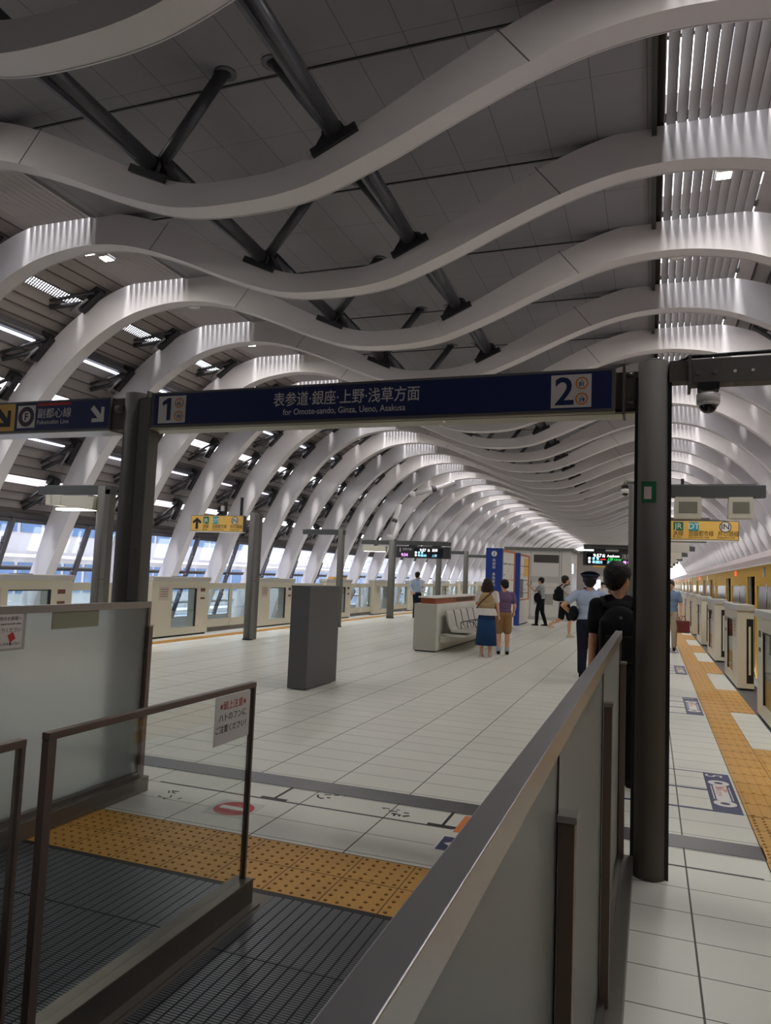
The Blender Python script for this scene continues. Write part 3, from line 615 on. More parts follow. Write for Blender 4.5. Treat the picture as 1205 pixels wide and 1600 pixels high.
ydirsign(-10.15, -8.74, 14.5, 2.42, 2.77, 'yellow direction sign with an up arrow on the left platform post')
b = MB(); b.box(-9.3, -9.22, 14.5, 14.56, 2.79, 3.1, black_m); b.box(-9.32, -9.24, 14.44, 14.5, 2.88, 3.0, creamtop); b.box(-8.85, -8.8, 14.5, 14.55, 2.79, 3.2, black_m); tag(b.build('sign_antenna'), 'two small black uprights above the left yellow direction sign', 'bracket')
lpost(19.8, nm='grey platform post behind the dark grey box'); beamed(LX, 19.8, -9.84, -8.5, 2.82, 'dark beam on the post behind the dark grey box')
lpost(25.2, nm='grey platform post carrying the left departure board', x=-8.9, w=.26, h=2.8)
beamed(-8.9, 25.2, -10.1, -6.72, 2.8, 'long dark beam carrying the left departure board')
display(-8.72, -6.72, 25.1, 2.2, 2.62, 'left departure board showing a white number one', 'l', '9:57', '10:00', ('浅草', '上野'))
o = thing('platform_light', 'white box light under the beam of the left departure board', 'light', (-9.7, 25.1, 2.35)); b = MB(); b.box(-.3, .6, -.1, .1, .05, .25, cream, .01); b.build('housing', o); b = MB(); b.box(-.25, .55, -.07, .07, .035, .05, MATS['tube_glow']); b.build('lamp', o)
for y, lab in ((30.4, 'grey platform post seen under the left departure board'), (35.3, 'far grey platform post right of the left departure board'), (40.5, 'farthest grey platform post left of the blue board')):
    lpost(y, nm=lab, w=.24); beamed(LX, y, -9.9, -8.5, 2.84, 'dark beam on the '+lab[:40].replace('grey ', ''))
# right row (behind the thick post)
RX = -.2
ys = [9.95, 15.2, 20.3, 25.5, 30.6, 35.8, 41, 46, 51]
for i, y in enumerate(ys):
    hpost('platform_post', RX-.02, y, 2.86, '%s grey platform post in the row hidden behind the thick dark post' % ordinal(i), .14, flange=False)['group'] = 'right row of platform posts'
    beamed(RX, y, RX, 1.3 if i else 1.3, 2.86, '%s dark beam of the right row reaching towards the train' % ordinal(i), .15)['group'] = 'right row of platform beams'
    if i in (0,):
        for x, w, l in ((.42, .3, 'cream box loudspeaker with square grille left under the right beam'), (1.02, .26, 'cream box loudspeaker right under the right beam')): tag(speaker_box(None, x, 2.71, w), l, 'loudspeaker'); bpy.context.scene.collection.objects[-1]
    elif i < 6:
        b = MB(); b.box(.2, .9, y-.1, y+.1, 2.45, 2.7, cream, .01); tag(b.build('platform_light'), 'cream box light under the %s beam of the right row' % ordinal(i), 'light', 'cream boxes under the right beams')
for c in [o for o in C.objects if o.name.startswith('loudspeaker')]: c.location.y = 9.95
ydirsign(.02, 1.34, 13.2, 2.38, 2.68, 'yellow direction sign with an up arrow above the right platform edge')
b = MB(); b.box(.45, .5, 13.22, 13.28, 2.68, 3.4, black_m); b.box(.1, .9, 13.2, 13.3, 2.7, 2.74, postd_m); tag(b.build('sign_hanger'), 'black hanger bar above the right yellow direction sign', 'bracket')
b = MB(); b.box(-1.72, 0, 20.2, 20.34, 2.47, 2.6, mat('gantry', (74, 76, 76)), .004); b.box(-1.7, -.3, 20.15, 20.2, 2.58, 2.6, steel); tag(b.build('gantry_beam'), 'dark beam above the right departure board', 'beam')
display(-1.72, -.32, 20.1, 2.04, 2.42, 'right departure board with green and red destination letters', 'r', '9:57', '10:00', ('Asakusa', ''))
dome((-.42, 12.5, 3.02), 'white dome security camera on a thin arm left of the thick post')
b = MB(); b.path([(-.42, 12.5, 3.19), (-.42, 12.55, 3.26), (-.3, 12.6, 3.26), (-.2, 12.6, 3.2), (-.2, 12.6, 0)], .025, post_m); tag(b.build('camera_pole'), 'thin pole and curved arm holding the white dome camera', 'pole')
o = thing('yellow_direction_sign', 'low pale yellow sign below the right departure board', 'sign', (-1.9, 26, 2.1)); b = MB(); b.box(0, 1.3, 0, .1, 0, .28, post_m); b.build('housing', o); b = MB(); b.box(.01, 1.29, -.004, 0, .01, .27, signy); b.build('yellow_face', o); text('B2 →', .16, black_m, o, (.08, -.006, .08), depth=.001) if False else None
b = MB(); b.box(-1.9, -.1, 26, 26.12, 2.42, 2.56, post_m); tag(b.build('gantry_beam'), 'dark beam above the low pale yellow sign', 'beam')
# ------------------------------------------------------------------ platform gates
def gate_box(side):
    """side=+1: right row (front faces -x). built around x=0 front face, y from 0 to 2.15"""
    o = thing('platform_gate_housing', 'x', 'gate'); s = side; L = 2.15; D = .24; H = 1.34
    def bx(b, x0, x1, *a, **k): b.box(*sorted((s*x0, s*x1)), *a, **k)
    b = MB(); bx(b, 0, D, 0, .72, .04, H-.1, cream); bx(b, 0, D, 1.65, L, .04, H-.1, cream); bx(b, 0, D, .72, 1.65, .04, .2, cream); bx(b, 0, D, .72, 1.65, 1.08, H-.1, cream)
    b.build('housing', o)
    b = MB(); bx(b, -.03, D+.01, -.02, L+.02, H-.1, H, creamtop, bevel=.012); b.build('top_cap', o)
    b = MB(); bx(b, .04, D-.02, .02, L-.02, 0, .04, black_m); b.build('plinth', o)
    b = MB(); bx(b, .01, .022, .72, 1.65, .2, 1.08, gateglass); b.build('window', o)
    b = MB(); bx(b, .0, .03, .72, 1.65, 1.06, 1.08, black_m); bx(b, 0, .03, 1.6, 1.65, .2, 1.08, black_m); b.build('window_frame', o)
    for ya in (-.004, L): b = MB(); bx(b, .13, D-.01, ya, ya+.004, .12, 1.12, black_m); b.build('door_slot', o)
    b = MB(); bx(b, .16, .19, -.008, -.004, .25, 1.0, cream); b.build('slot_strip', o)
    b = MB(); bx(b, .04, .2, .9, 1.25, H, H+.012, dsteel); b.build('top_hatch', o)
    b = MB(); bx(b, -.004, 0, .25, .58, .82, 1.12, mat('gate_notice', (196, 186, 172), .6))
    for z in (1.05, 1.0, .95, .9): bx(b, -.006, -.004, .28, .55, z, z+.02, mat('notice_print', (150, 120, 112), .6))
    b.build('notice', o)
    for za, zb in ((1.0, 1.08), (.82, .87)): b = MB(); bx(b, -.004, 0, 1.8, 1.98, za, zb, mat('plate_brown', (110, 70, 60), .6)); b.build('label_plate', o)
    return o
gr = gate_box(1); gL = gate_box(-1)
for k in range(-2, 21):
    g = gr if k == -2 else copy_tree(gr); g.location = (1.28, 12.87+4.45*k, 0); tag(g, '%s cream platform gate housing of the right row beside the train' % ordinal(k+2), 'gate', 'right row of platform gate housings')
    g = gL if k == -2 else copy_tree(gL); g.location = (-10.0, 13.05+4.45*k, 0); tag(g, '%s cream platform gate housing of the left row before the windows' % ordinal(k+2), 'gate', 'left row of platform gate housings')
def leaf():
    o = thing('platform_door', 'x', 'gate door'); b = MB()
    for a in ((-.02, .02, 0, 1.13, .13, .32), (-.02, .02, 0, 1.13, 1.05, 1.2), (-.02, .02, 0, .06, .32, 1.05), (-.02, .02, 1.07, 1.13, .32, 1.05)): b.box(*a, cream)
    b.build('frame', o); b = MB(); b.box(-.006, .006, .06, 1.07, .32, 1.05, gateglass); b.build('pane', o)
    b = MB(); b.box(-.015, .015, .02, 1.11, .02, .13, dsteel); b.build('runner', o); return o
lf = leaf()
for k in range(-2, 16):
    for j in (0, 1):
        g = lf if (k == -2 and j == 0) else copy_tree(lf); g.location = (-10.12, 13.05+4.45*k+2.15+.01+j*1.145, 0)
        tag(g, '%s glazed sliding door of the %s gap in the left gate row' % (('near', 'far')[j], ordinal(k+2)), 'gate door', 'closed glass doors of the left gate row')
b = MB(); b.box(-10.004, -9.998, 22.9, 23.1, .55, 1.12, red_m)
for z in (.65, .78, .9, 1.0): b.box(-9.998, -9.996, 22.94, 23.06, z, z+.05, signw)
tag(b.build('red_notice'), 'tall red notice with white marks on a left gate housing', 'notice')
b = MB(); b.box(-10.2, -9.98, 22.5, 23.6, 1.345, 1.42, signy); tag(b.build('yellow_cover'), 'yellow cover lying on top of a left gate housing', 'cover')
# ------------------------------------------------------------------ train
ty = mat('train_yellow', (206, 160, 24), .5, 0, spec=.2); tdark = mat('train_opening', (30, 26, 22), .6); tglass = mat('train_window', (112, 112, 118), .25, 0, spec=.25); troof = mat('train_roof', (176, 160, 160), .5)
tgrey = mat('train_grey', (150, 148, 146), .35, .4)
def car(y0, y1, label):
    o = thing('subway_car', label, 'train', (1.95, y0, 0)); L = y1-y0-.25; openings = [(1.2, 2.5), (4.75, 6.05), (9.55, 10.85)]
    b = MB(); b.prism([(0, 2.06), (.04, 2.2), (.35, 2.42), (1.3, 2.5), (2.25, 2.42), (2.56, 2.2), (2.6, 2.06)], 'Y', 0, L, troof); b.build('roof', o)
    b = MB(); ws = [0]+[v for a in openings for v in a]+[L]
    for a, c in zip(ws[::2], ws[1::2]): b.box(0, .06, a, c, -.15, 1.0, ty); b.box(0, .06, a, c, 1.65, 2.06, ty); b.box(0, .06, a, a+.22, 1.0, 1.65, ty); b.box(0, .06, c-.22, c, 1.0, 1.65, ty)
    for a, c in openings: b.box(0, .06, a, c, 1.85, 2.06, ty)
    b.box(2.54, 2.6, 0, L, -.15, 2.06, ty); b.box(.06, 2.54, 0, .05, -.15, 2.06, ty); b.box(.06, 2.54, L-.05, L, -.15, 2.06, ty); b.box(0, .05, 0, L, -.75, -.15, tdark); b.build('body', o)
    b = MB(); b.box(.06, 2.54, .05, L-.05, -.1, -.02, tgrey); b.box(.06, 2.54, .05, L-.05, 2.02, 2.06, signw); b.box(2.5, 2.54, .05, L-.05, -.02, 1.0, tgrey); b.build('interior', o)
    for a, c in zip(ws[::2], ws[1::2]):
        if c-a > .9: w = MB(); w.box(.015, .03, a+.22, c-.22, 1.0, 1.65, tglass); w.build('window', o)
    for a, c in openings:
        for u0, u1 in ((a-.02, a+.14), (c-.3, c+.0)): w = MB(); w.box(.02, .05, u0, u1, -.1, 1.85, tgrey); w.box(.018, .052, u0+.02, u1-.02, .8, 1.6, tglass); w.build('door', o)
        w = MB(); w.box(-.006, .0, c-.02, c+.06, -.1, 1.85, mat('jamb_yellow', (252, 206, 20), .4)); w.box(-.004, 0, a-.05, a+.02, -.1, 1.85, MATS['jamb_yellow']); w.build('door_jamb', o)
    w = MB(); w.box(-.02, .02, -.0, L, 2.04, 2.075, signw); w.build('gutter', o)
    w = MB(); w.box(-.015, 0, 8.3, 8.36, 1.9, 2.0, mat('red_lamp', (255, 40, 30), emit=8)); w.build('door_lamp', o)
    w = MB(); w.box(-.01, 0, 3.4, 3.62, 1.82, 2.0, tglass); w.build('side_display', o)
    for a in (.5, 3.0, 7.2): w = MB(); w.tube((-.03, a, 1.0), (-.03, a, 1.7), .012, steel, n=8); w.build('handrail', o)
    if y0 > 0:
        w = MB(); w.box(.1, 2.5, -.25, 0, 0, 2.1, tdark); w.build('gangway', o)
for i in range(-1, 7):
    y0 = 11.6+14.47*i; car(y0, y0+14.47, '%s yellow subway car standing along the right platform' % ('nearest' if i == -1 else ordinal(i+1)))
# ------------------------------------------------------------------ dark box, bench, boards, kiosk
o = thing('display_plinth', 'tall plain dark grey box standing on the tiles', 'box', (-4.47, 9.5, 0)); dg_ = mat('plinth_grey', (88, 88, 90), .5, noise=.03); dk_ = mat('plinth_side', (66, 66, 70), .4)
b = MB(); b.box(-.14, .14, -.5, .5, .01, 1.37, dg_, .004); b.build('body', o); b = MB(); b.box(-.145, .145, -.505, .505, 1.365, 1.39, dg_, .003); b.build('lid', o)
o = thing('bench_cabinet', 'white panelled cabinet with a wooden band that backs the seats', 'cabinet', (-4.47, 14.9, 0))
cab = tiled('cabinet_panels', (222, 220, 210), (176, 174, 164), 3, 0, .0, .2, 0, .004, rough=.4)
b = MB(); b.box(-.25, .25, 0, 4.4, .03, 1.0, cab); b.build('body', o); b = MB(); b.box(-.22, .22, .05, 4.35, 0, .03, black_m); b.build('plinth', o)
b = MB(); b.box(-.16, .17, .15, 4.2, 1.0, 1.12, mat('wood_band', (150, 78, 44), .45, noise=.25, scale=12)); b.box(.171, .173, 1.9, 3.6, 1.02, 1.1, mat('vent_wood', (84, 52, 38), .6)); b.build('wooden_band', o)
b = MB(); b.box(-.2, .21, .1, 4.25, 1.12, 1.15, signw, .008); b.build('top_slab', o)
o = thing('bench', 'row of white metal seats on a beam against the white cabinet', 'bench', (-4.2, 15.15, 0)); sw = mat('seat_white', (206, 204, 194), .35, .2)
b = MB(); b.box(.02, .55, 0, 3.6, .33, .38, sw, .005); b.box(.0, .1, 0, 3.6, .2, .36, sw); b.build('beam', o)
for i in range(6):
    b = MB(); y = .06+i*.6; w = .53; outl = [(.1, .86), (.13, .8), (.2, .52), (.25, .46), (.6, .46), (.66, .43), (.66, .40), (.58, .42), (.23, .42), (.17, .5), (.09, .8), (.07, .86)]
    A = [(x, z) for x, z in outl]; b.prism(A, 'Y', y, y+w, sw); b.build('seat', o)
    b = MB(); b.path([(.12, y+w+.03, .86), (.2, y+w+.03, .52), (.26, y+w+.03, .44), (.62, y+w+.03, .44)], .007, black_m); b.build('seat_edge', o)
for i in range(1, 6):
    b = MB(); y = .03+i*.6; b.path([(.3, y, .44), (.28, y, .6), (.4, y, .64), (.58, y, .62), (.64, y, .5)], .012, dsteel); b.build('armrest', o)
bluem = mat('board_blue', (22, 58, 140), .4); wood_o = mat('board_orange', (190, 110, 52), .5)
def infoboard(x0, x1, y0, y1, label, first):
    o = thing('information_board', label, 'board', (x0, y0, 0)); w = x1-x0; L = y1-y0
    b = MB(); b.box(0, w, 0, .16, 0, 2.5, bluem, .004); b.build('blue_end_panel', o)
    b = MB(); b.box(.1, w-.01, .16, L, .05, .88, signw); b.box(.12, w-.03, .16, L-.02, 0, .05, black_m); b.build('cabinet', o)
    b = MB(); b.box(.1, w-.03, .16, L, .88, 2.42, signw); b.build('map_case', o)
    b = MB(); b.box(.08, w, .16, L+.02, 2.42, 2.48, wood_o); b.box(w-.05, w, L-.04, L+.02, .88, 2.42, wood_o); b.box(w-.05, w, .16, L, .86, .9, wood_o); b.build('wooden_frame', o)
    b = MB(); f = w-.028
    for z, m in ((2.05, black_m), (1.55, red_m if first else black_m), (1.1, black_m)): b.box(f, f+.004, .2, L-.06, z, z+.02, m)
    if not first: b.box(f, f+.003, L*.5, L-.08, 1.7, 2.35, signy); b.box(f, f+.003, .2, L*.45, .95, 1.6, mat('map_grey', (120, 120, 116)))
    for i in range(14): yy = random.uniform(.25, L-.3); zz = random.uniform(.95, 2.3); b.box(f, f+.004, yy, yy+random.uniform(.05, .2), zz, zz+.025, random.choice([navy, MATS['notice_print'], teal_m]))
    b.build('map', o)
    if first:
        b = MB(); b.tube((w/2, -.004, 2.33), (w/2, 0, 2.33), .085, signw, n=28); b.build('info_disc', o); text('i', .15, bluem, o, (w/2, -.006, 2.28), name='info_letter', align='CENTER', bold=.004)
        for i, ch in enumerate('路線図 乗換案内・駅周辺'): text(ch, .1, signw, o, (w/2, -.003, 2.1-i*.105), name='lettering', align='CENTER')
infoboard(-4.7, -4.2, 21.8, 24.0, 'blue-ended information board with white i disc, nearer of the two', True)
infoboard(-4.62, -4.28, 25.4, 27.5, 'second blue-ended information board with yellow posters', False)
o = thing('kiosk', 'white panelled equipment room with dark vent and grey roof edge', 'kiosk', (-5.6, 30, 0)); kw = mat('kiosk_white', (210, 208, 204), .5)
b = MB(); b.box(0, 2.58, 0, 2.4, 0, 2.78, kw); b.build('walls', o); b = MB(); b.box(-.1, 2.68, -.1, 2.5, 2.78, 2.9, mat('kiosk_roof', (110, 110, 106), .6)); b.build('roof', o)
b = MB(); b.box(1.1, 2.1, -.01, 0, 2.3, 2.62, mat('vent_dark', (70, 68, 64), .7)); b.build('vent', o)
b = MB(); b.box(1.0, 2.1, -.01, 0, 1.5, 1.75, creamtop); b.box(1.15, 1.9, -.012, 0, .62, 1.05, mat('vent_pale', (160, 158, 152), .7))
for i in range(8): b.box(1.15+.09*i, 1.16+.09*i, -.016, -.012, .62, 1.05, dsteel)
b.build('grille', o)
b = MB()
for x in (.98, 2.12, 2.2): b.box(x, x+.015, -.006, 0, 0, 2.78, dsteel)
b.box(0, 2.58, -.02, 0, 0, .14, creamtop); b.box(1, 2.1, -.006, 0, 1.3, 1.31, dsteel); b.build('panel_joints', o)
b = MB(); b.box(2.28, 2.55, -.01, 0, 1.3, 1.6, mat('poster_grey', (120, 116, 110), .6)); b.build('poster', o)
b = MB(); b.box(2.58, 2.59, .3, .9, 1.9, 2.3, mat('blue_glow', (190, 215, 255), emit=1.5)); b.build('lit_panel', o)
o = thing('vending_machine', 'bright white lit panel of a machine beyond the equipment room', 'vending machine', (-2.75, 33.5, 0)); b = MB(); b.box(0, .7, 0, .7, 0, 1.85, signw, .01); b.build('body', o); b = MB(); b.box(.06, .64, -.01, 0, .8, 1.7, mat('blue_glow2', (215, 228, 255), emit=2.0)); b.build('lit_front', o)
o = thing('equipment_building', 'grey equipment building across the hall far behind the crowd', 'building', (-5.6, 47, 0))
b = MB(); b.box(0, 5.1, 0, 3, 0, 3.3, mat('far_grey', (150, 142, 140), .6)); b.build('walls', o); b = MB(); b.box(-.1, 5.2, -.15, 3.1, 3.3, 3.5, MATS['kiosk_roof']); b.build('roof', o)
for x in (3.0, 3.7, 4.4): b = MB(); b.box(x, x+.45, -.02, 0, .9, 2.1, mat('pale_window', (214, 206, 226), emit=.9)); b.build('lit_window', o)
b = MB(); b.box(3.0, 5.0, -.03, 0, 2.35, 2.7, bracket_m); b.build('dark_fascia', o)
# ------------------------------------------------------------------ buildings outside the left windows
def building(x, y0, y1, z0, z1, label, seed):
    o = thing('office_building', label, 'building', (x, y0, z0)); L = y1-y0; H = z1-z0; random.seed(seed)
    b = MB(); b.box(-8, 0, 0, L, 0, H, mat('facade', (158, 154, 152), .7)); b.build('walls', o)
    nf = int(H/3.2); mb = mat('facade_window', (74, 100, 132), .3, 0, noise=.3, scale=.5)
    for f in range(nf):
        w = MB()
        for i in range(int(L/1.6)): w.box(0, .05, i*1.6+.15, i*1.6+1.5, f*3.2+1.0, f*3.2+2.6, mb)
        w.build('window_row', o)
        w = MB(); w.box(0, .3, 0, L, f*3.2+2.9, f*3.2+3.05, signw); w.build('ledge', o)
building(-27, -5, 24, -14, 9.5, 'pale office building outside the left windows, nearest', 1)
building(-31, 26, 52, -14, 7.4, 'second pale building outside the left windows', 2)
building(-38, 56, 120, -14, 5, 'long far building outside the left windows', 3)
# ------------------------------------------------------------------ people
def caps(bm_owner, a, b, r1, r2, m, sc=None):
    bm_owner.tube(a, b, r1, m, r2, n=14); bm_owner.ball(a, r1, m, seg=14); bm_owner.ball(b, r2, m, seg=14)
def remeshed(mb, name, parent, voxel=.012, smooth=4, mats=None):
    o = mb.build(name, None); me0 = o.data
    md = o.modifiers.new('r', 'REMESH'); md.mode = 'VOXEL'; md.voxel_size = voxel; md.use_smooth_shade = True
    sm = o.modifiers.new('s', 'SMOOTH'); sm.iterations = smooth; sm.factor = .5
    dg = bpy.context.evaluated_depsgraph_get(); dg.update(); me = bpy.data.meshes.new_from_object(o.evaluated_get(dg)); me.name = name
    me.materials.clear(); me.materials.append(mats or mb.mats[0]); o.modifiers.clear(); o.data = me; bpy.data.meshes.remove(me0)
    if parent: o.parent = parent
    return o
V = Vector
DEF = dict(hipL=(-.085, 0, .9), kneeL=(-.09, .02, .49), ankL=(-.09, -.02, .09), hipR=(.085, 0, .9), kneeR=(.09, .02, .49), ankR=(.09, -.02, .09),
           shL=(-.175, 0, 1.38), elL=(-.23, -.02, 1.12), wrL=(-.22, .06, .88), shR=(.175, 0, 1.38), elR=(.23, -.02, 1.12), wrR=(.22, .06, .88), head=0, look=0, lean=0)
def person(label, loc, yaw, H, pose={}, top=None, sleeve='short', bottom=None, btype='trousers', shoe=None, hair=hair_m, long_hair=False, hat=None, socks=None, w=1.0, group=None, far=False):
    """local frame: +y forward, z up, drawn for a 1.70 m figure and scaled"""
    P = dict(DEF); P.update(pose); k = H/1.7; vx = .02 if far else .0085
    root = thing('person', label, 'person', loc, yaw, group); root.scale = (k*w, k*w, k)
    J = {a: V(b) for a, b in P.items() if isinstance(b, tuple)}
    b = MB()
    # torso
    b.ball((0, 0, .95), .15, skin_m, (1.02, .72, .8)); b.ball((0, .0, 1.12), .135, skin_m, (1, .72, 1.2)); b.ball((0, 0, 1.28), .155, skin_m, (1.08, .7, 1)); caps(b, (-.12, 0, 1.37), (.12, 0, 1.37), .062, .062, skin_m)
    caps(b, (0, -.01, 1.38), (0, .012, 1.5), .056, .05, skin_m)
    for s in 'LR':
        caps(b, J['hip'+s], J['knee'+s], .082, .052, skin_m); caps(b, J['knee'+s], J['knee'+s].lerp(J['ank'+s], .35)+V((0, -.012, 0)), .05, .054, skin_m); caps(b, J['knee'+s].lerp(J['ank'+s], .35)+V((0, -.012, 0)), J['ank'+s], .052, .034, skin_m)
        caps(b, J['sh'+s], J['el'+s], .046, .036, skin_m); caps(b, J['el'+s], J['wr'+s], .036, .024, skin_m)
        # hand: palm, four fingers and thumb
        d = (J['wr'+s]-J['el'+s]).normalized(); side = V((1, 0, 0)) if s == 'L' else V((-1, 0, 0)); side = (side-d*side.dot(d)).normalized(); fw = d.cross(side).normalized()
        if fw.y < 0: fw = -fw
        c = J['wr'+s]+d*.05; b.ball(c, .04, skin_m, (1, 1, 1), 12); caps(b, J['wr'+s], c+d*.03, .024, .027, skin_m)
        if not far:
            for i, ln in enumerate((.06, .072, .067, .05)):
                q = c+d*.035+fw*(.027-.018*i); mid = q+d*ln*.5+side*.006; caps(b, q, mid, .0105, .0098, skin_m); caps(b, mid, mid+d*ln*.42+side*.02, .0098, .009, skin_m)
            q = c-d*.005+fw*.03; caps(b, q, q+d*.03+fw*.022+side*.01, .0125, .0105, skin_m); caps(b, q+d*.03+fw*.022+side*.01, q+d*.055+fw*.022+side*.014, .0105, .0095, skin_m)
        if btype == 'skirt' or shoe is None:
            pass
        f = J['ank'+s]; caps(b, f+V((0, -.02, -.045)), f+V((0, .13, -.06)), .032, .026, skin_m)
    # head, turned by look
    hy = Matrix.Rotation(P['look'], 3, 'Z') @ Matrix.Rotation(-P['head'], 3, 'X'); hc = V((0, .015, 1.585))
    def hp(x, y, z): return hc+hy @ V((x, y, z))
    b.ball(hp(0, -.006, .015), .1, skin_m, (.78, .95, 1.0), 20, hy); b.ball(hp(0, .025, -.04), .072, skin_m, (.82, .9, 1.0), 16, hy); b.ball(hp(0, .055, -.085), .03, skin_m, (1.1, .8, .8), 12, hy)
    caps(b, hp(0, .088, .01), hp(0, .108, -.022), .009, .013, skin_m)
    for s in (-1, 1): b.ball(hp(s*.08, -.005, -.01), .022, skin_m, (.5, .8, 1.3), 10, hy)
    remeshed(b, 'body', root, vx if not far else .02, 3)
    if not far:
        e = MB()
        for s in (-1, 1): e.ball(hp(s*.03, .083, .012), .011, signw, (1, .6, .7), 10); e.ball(hp(s*.03, .089, .012), .0055, black_m, (1, .6, 1), 8); e.rotbox(hp(s*.032, .086, .034), (.03, .008, .006), hy, hair)
        e.build('eyes', root)
        e = MB(); e.ball(hp(0, .083, -.05), .02, mat('lips', (176, 96, 88), .5), (1, .5, .3), 10); e.build('mouth', root)
    # hair
    h = MB(); h.ball(hp(0, -.018, .035), .11, hair, (.86, .98, .92), 20, hy); h.ball(hp(0, -.05, -.01), .088, hair, (.93, .75, 1.0), 16, hy); h.ball(hp(0, .045, .075), .055, hair, (1.25, .8, .5), 14, hy)
    for s in (-1, 1): h.ball(hp(s*.06, .02, .04), .04, hair, (.6, 1, .9), 12, hy)
    rg = random.Random(len(label))
    for i in range(26 if not far else 0):
        a, e = rg.uniform(0, 2*math.pi), rg.uniform(-.5, 1.4); dx, dy, dz = math.cos(a)*math.cos(e), math.sin(a)*math.cos(e), math.sin(e)
        if dy > .2 and dz < .5: continue
        h.ball(hp(dx*.082, -.02+dy*.094, .035+dz*.09), .024, hair, (1, 1, .8), 8, hy)
    if long_hair:
        h.ball(hp(0, -.05, -.08), .105, hair, (1.0, .7, 1.35), 16, hy); h.ball(hp(0, -.055, -.16), .095, hair, (1.12, .62, .9), 16, hy)
        for s in (-1, 1): caps(h, hp(s*.08, -.01, 0), hp(s*.1, -.02, -.17), .035, .04, hair)
    if not hat or True: remeshed(h, 'hair', root, .012 if not far else .02, 2)
    if hat:
        c = MB(); c.tube(hp(0, -.01, .05), hp(0, -.012, .075), .104, hat, .106, n=28); c.tube(hp(0, -.012, .075), hp(0, -.01, .115), .108, hat, .135, n=28); c.tube(hp(0, -.01, .115), hp(0, 0, .142), .135, hat, .1, n=28); c.ball(hp(0, .09, .05), .06, hat, (1.3, .9, .18), 14, hy)
        c.tube(hp(0, -.011, .058), hp(0, -.012, .07), .1075, MATS.get('hatband') or mat('hatband', (70, 74, 90), .5), n=28); c.build('uniform_cap', root)
    # top
    t = MB(); t.ball((0, 0, 1.28), .175, top, (1.1, .76, .95)); t.ball((0, 0, 1.12), .155, top, (1.06, .8, 1.2)); t.ball((0, 0, .98), .165, top, (1.05, .78, .75)); caps(t, (-.15, 0, 1.375), (.15, 0, 1.375), .062, .062, top); caps(t, (-.07, -.005, 1.42), (.07, -.005, 1.42), .045, .045, top)
    for s in 'LR':
        e = 1.0 if sleeve == 'long' else .62; m_ = J['sh'+s].lerp(J['el'+s], e); caps(t, J['sh'+s], m_, .066, .062 if sleeve == 'short' else .052, top)
        if sleeve == 'long': caps(t, J['el'+s], J['el'+s].lerp(J['wr'+s], .9), .05, .04, top)
    remeshed(t, 'shirt', root, .012 if not far else .022, 5)
    # bottoms
    q = MB(); q.ball((0, -.005, .93), .168, bottom, (1.03, .78, .72)); end = {'trousers': 1, 'shorts': 0, 'skirt': 0}[btype]
    if btype == 'skirt':
        q.tube((0, 0, .98), (0, 0, .82), .15, bottom, .185, n=36); q.tube((0, 0, .82), (0, 0, .26), .185, bottom, .225, n=36); 
        q.build('skirt', root).scale = (1, .8, 1)
    else:
        for s in 'LR':
            h_, k_, a_ = J['hip'+s], J['knee'+s], J['ank'+s]
            if btype == 'trousers': caps(q, h_, k_, .1, .075, bottom); caps(q, k_, k_.lerp(a_, .93), .074, .06, bottom)
            else: caps(q, h_, h_.lerp(k_, .86), .1, .092, bottom)
        remeshed(q, btype, root, .012 if not far else .022, 4)
    if shoe:
        for s in 'LR':
            f = J['ank'+s]; dn = P.get('toe'+s, 0); R = Matrix.Rotation(-dn, 3, 'X'); sh = MB()
            def fp(x, y, z): return f+R @ V((x, y, z))
            caps(sh, fp(0, -.035, -.045), fp(0, .1, -.058), .04, .034, shoe); caps(sh, fp(0, .1, -.058), fp(0, .15, -.062), .036, .028, shoe); caps(sh, fp(0, -.02, -.03), fp(0, .03, -.025), .042, .038, shoe); g = remeshed(sh, 'shoe', root, .012, 3)
            so = MB(); so.rotbox(fp(0, .05, -.085), (.08, .27, .022), R, P.get('sole', signw)); so.build('sole', g)
    if socks:
        for s in 'LR': f = J['ank'+s]; so = MB(); so.tube(f+V((0, 0, -.03)), f.lerp(J['knee'+s], .22), .045, socks, .05, n=16); so.build('sock', root)
    return root, P
def backpack(root, m, z=1.2):
    b = MB(); b.ball((0, -.2, z), .16, m, (.95, .6, 1.35), 20); b.box(-.14, .14, -.28, -.12, z-.2, z+.12, m, .03); o = remeshed(b, 'x', None, .014, 5); o.name = 'backpack'; o.data.name = 'backpack'; o.parent = root
    o.parent = None; o.location = root.location; o.rotation_euler = root.rotation_euler; o.scale = root.scale
    for d in (-1, 1): s = MB(); s.path([(d*.1, -.12, z+.19), (d*.115, -.03, z+.262), (d*.115, .06, z+.21), (d*.12, .125, z+.05), (d*.13, .08, z-.12), (d*.13, -.12, z-.18)], .018, m); s.build('strap', o)
    p = MB(); p.box(-.1, .1, -.325, -.27, z-.17, z, m, .012); p.build('front_pocket', o); p = MB(); p.tube((.0, -.3, z+.13), (.0, -.31, z+.13), .012, steel, n=10); p.build('buckle', o)
    return o
def cloth(n, c, nz=.08, sc=20): return mat(n, c, .85, noise=nz, scale=sc, spec=.2)
PI = math.pi
navyT = cloth('navy_trousers', (26, 30, 46)); blk = cloth('black_cloth', (20, 20, 24)); bshirt = cloth('pale_blue_shirt', (168, 182, 206)); tan = cloth('tan_shorts', (150, 116, 78)); purple = cloth('purple_tee', (112, 88, 118))
walk = dict(kneeL=(-.09, .1, .51), ankL=(-.09, -.02, .1), kneeR=(.09, -.02, .49), ankR=(.09, -.2, .14), toeR=-.5)
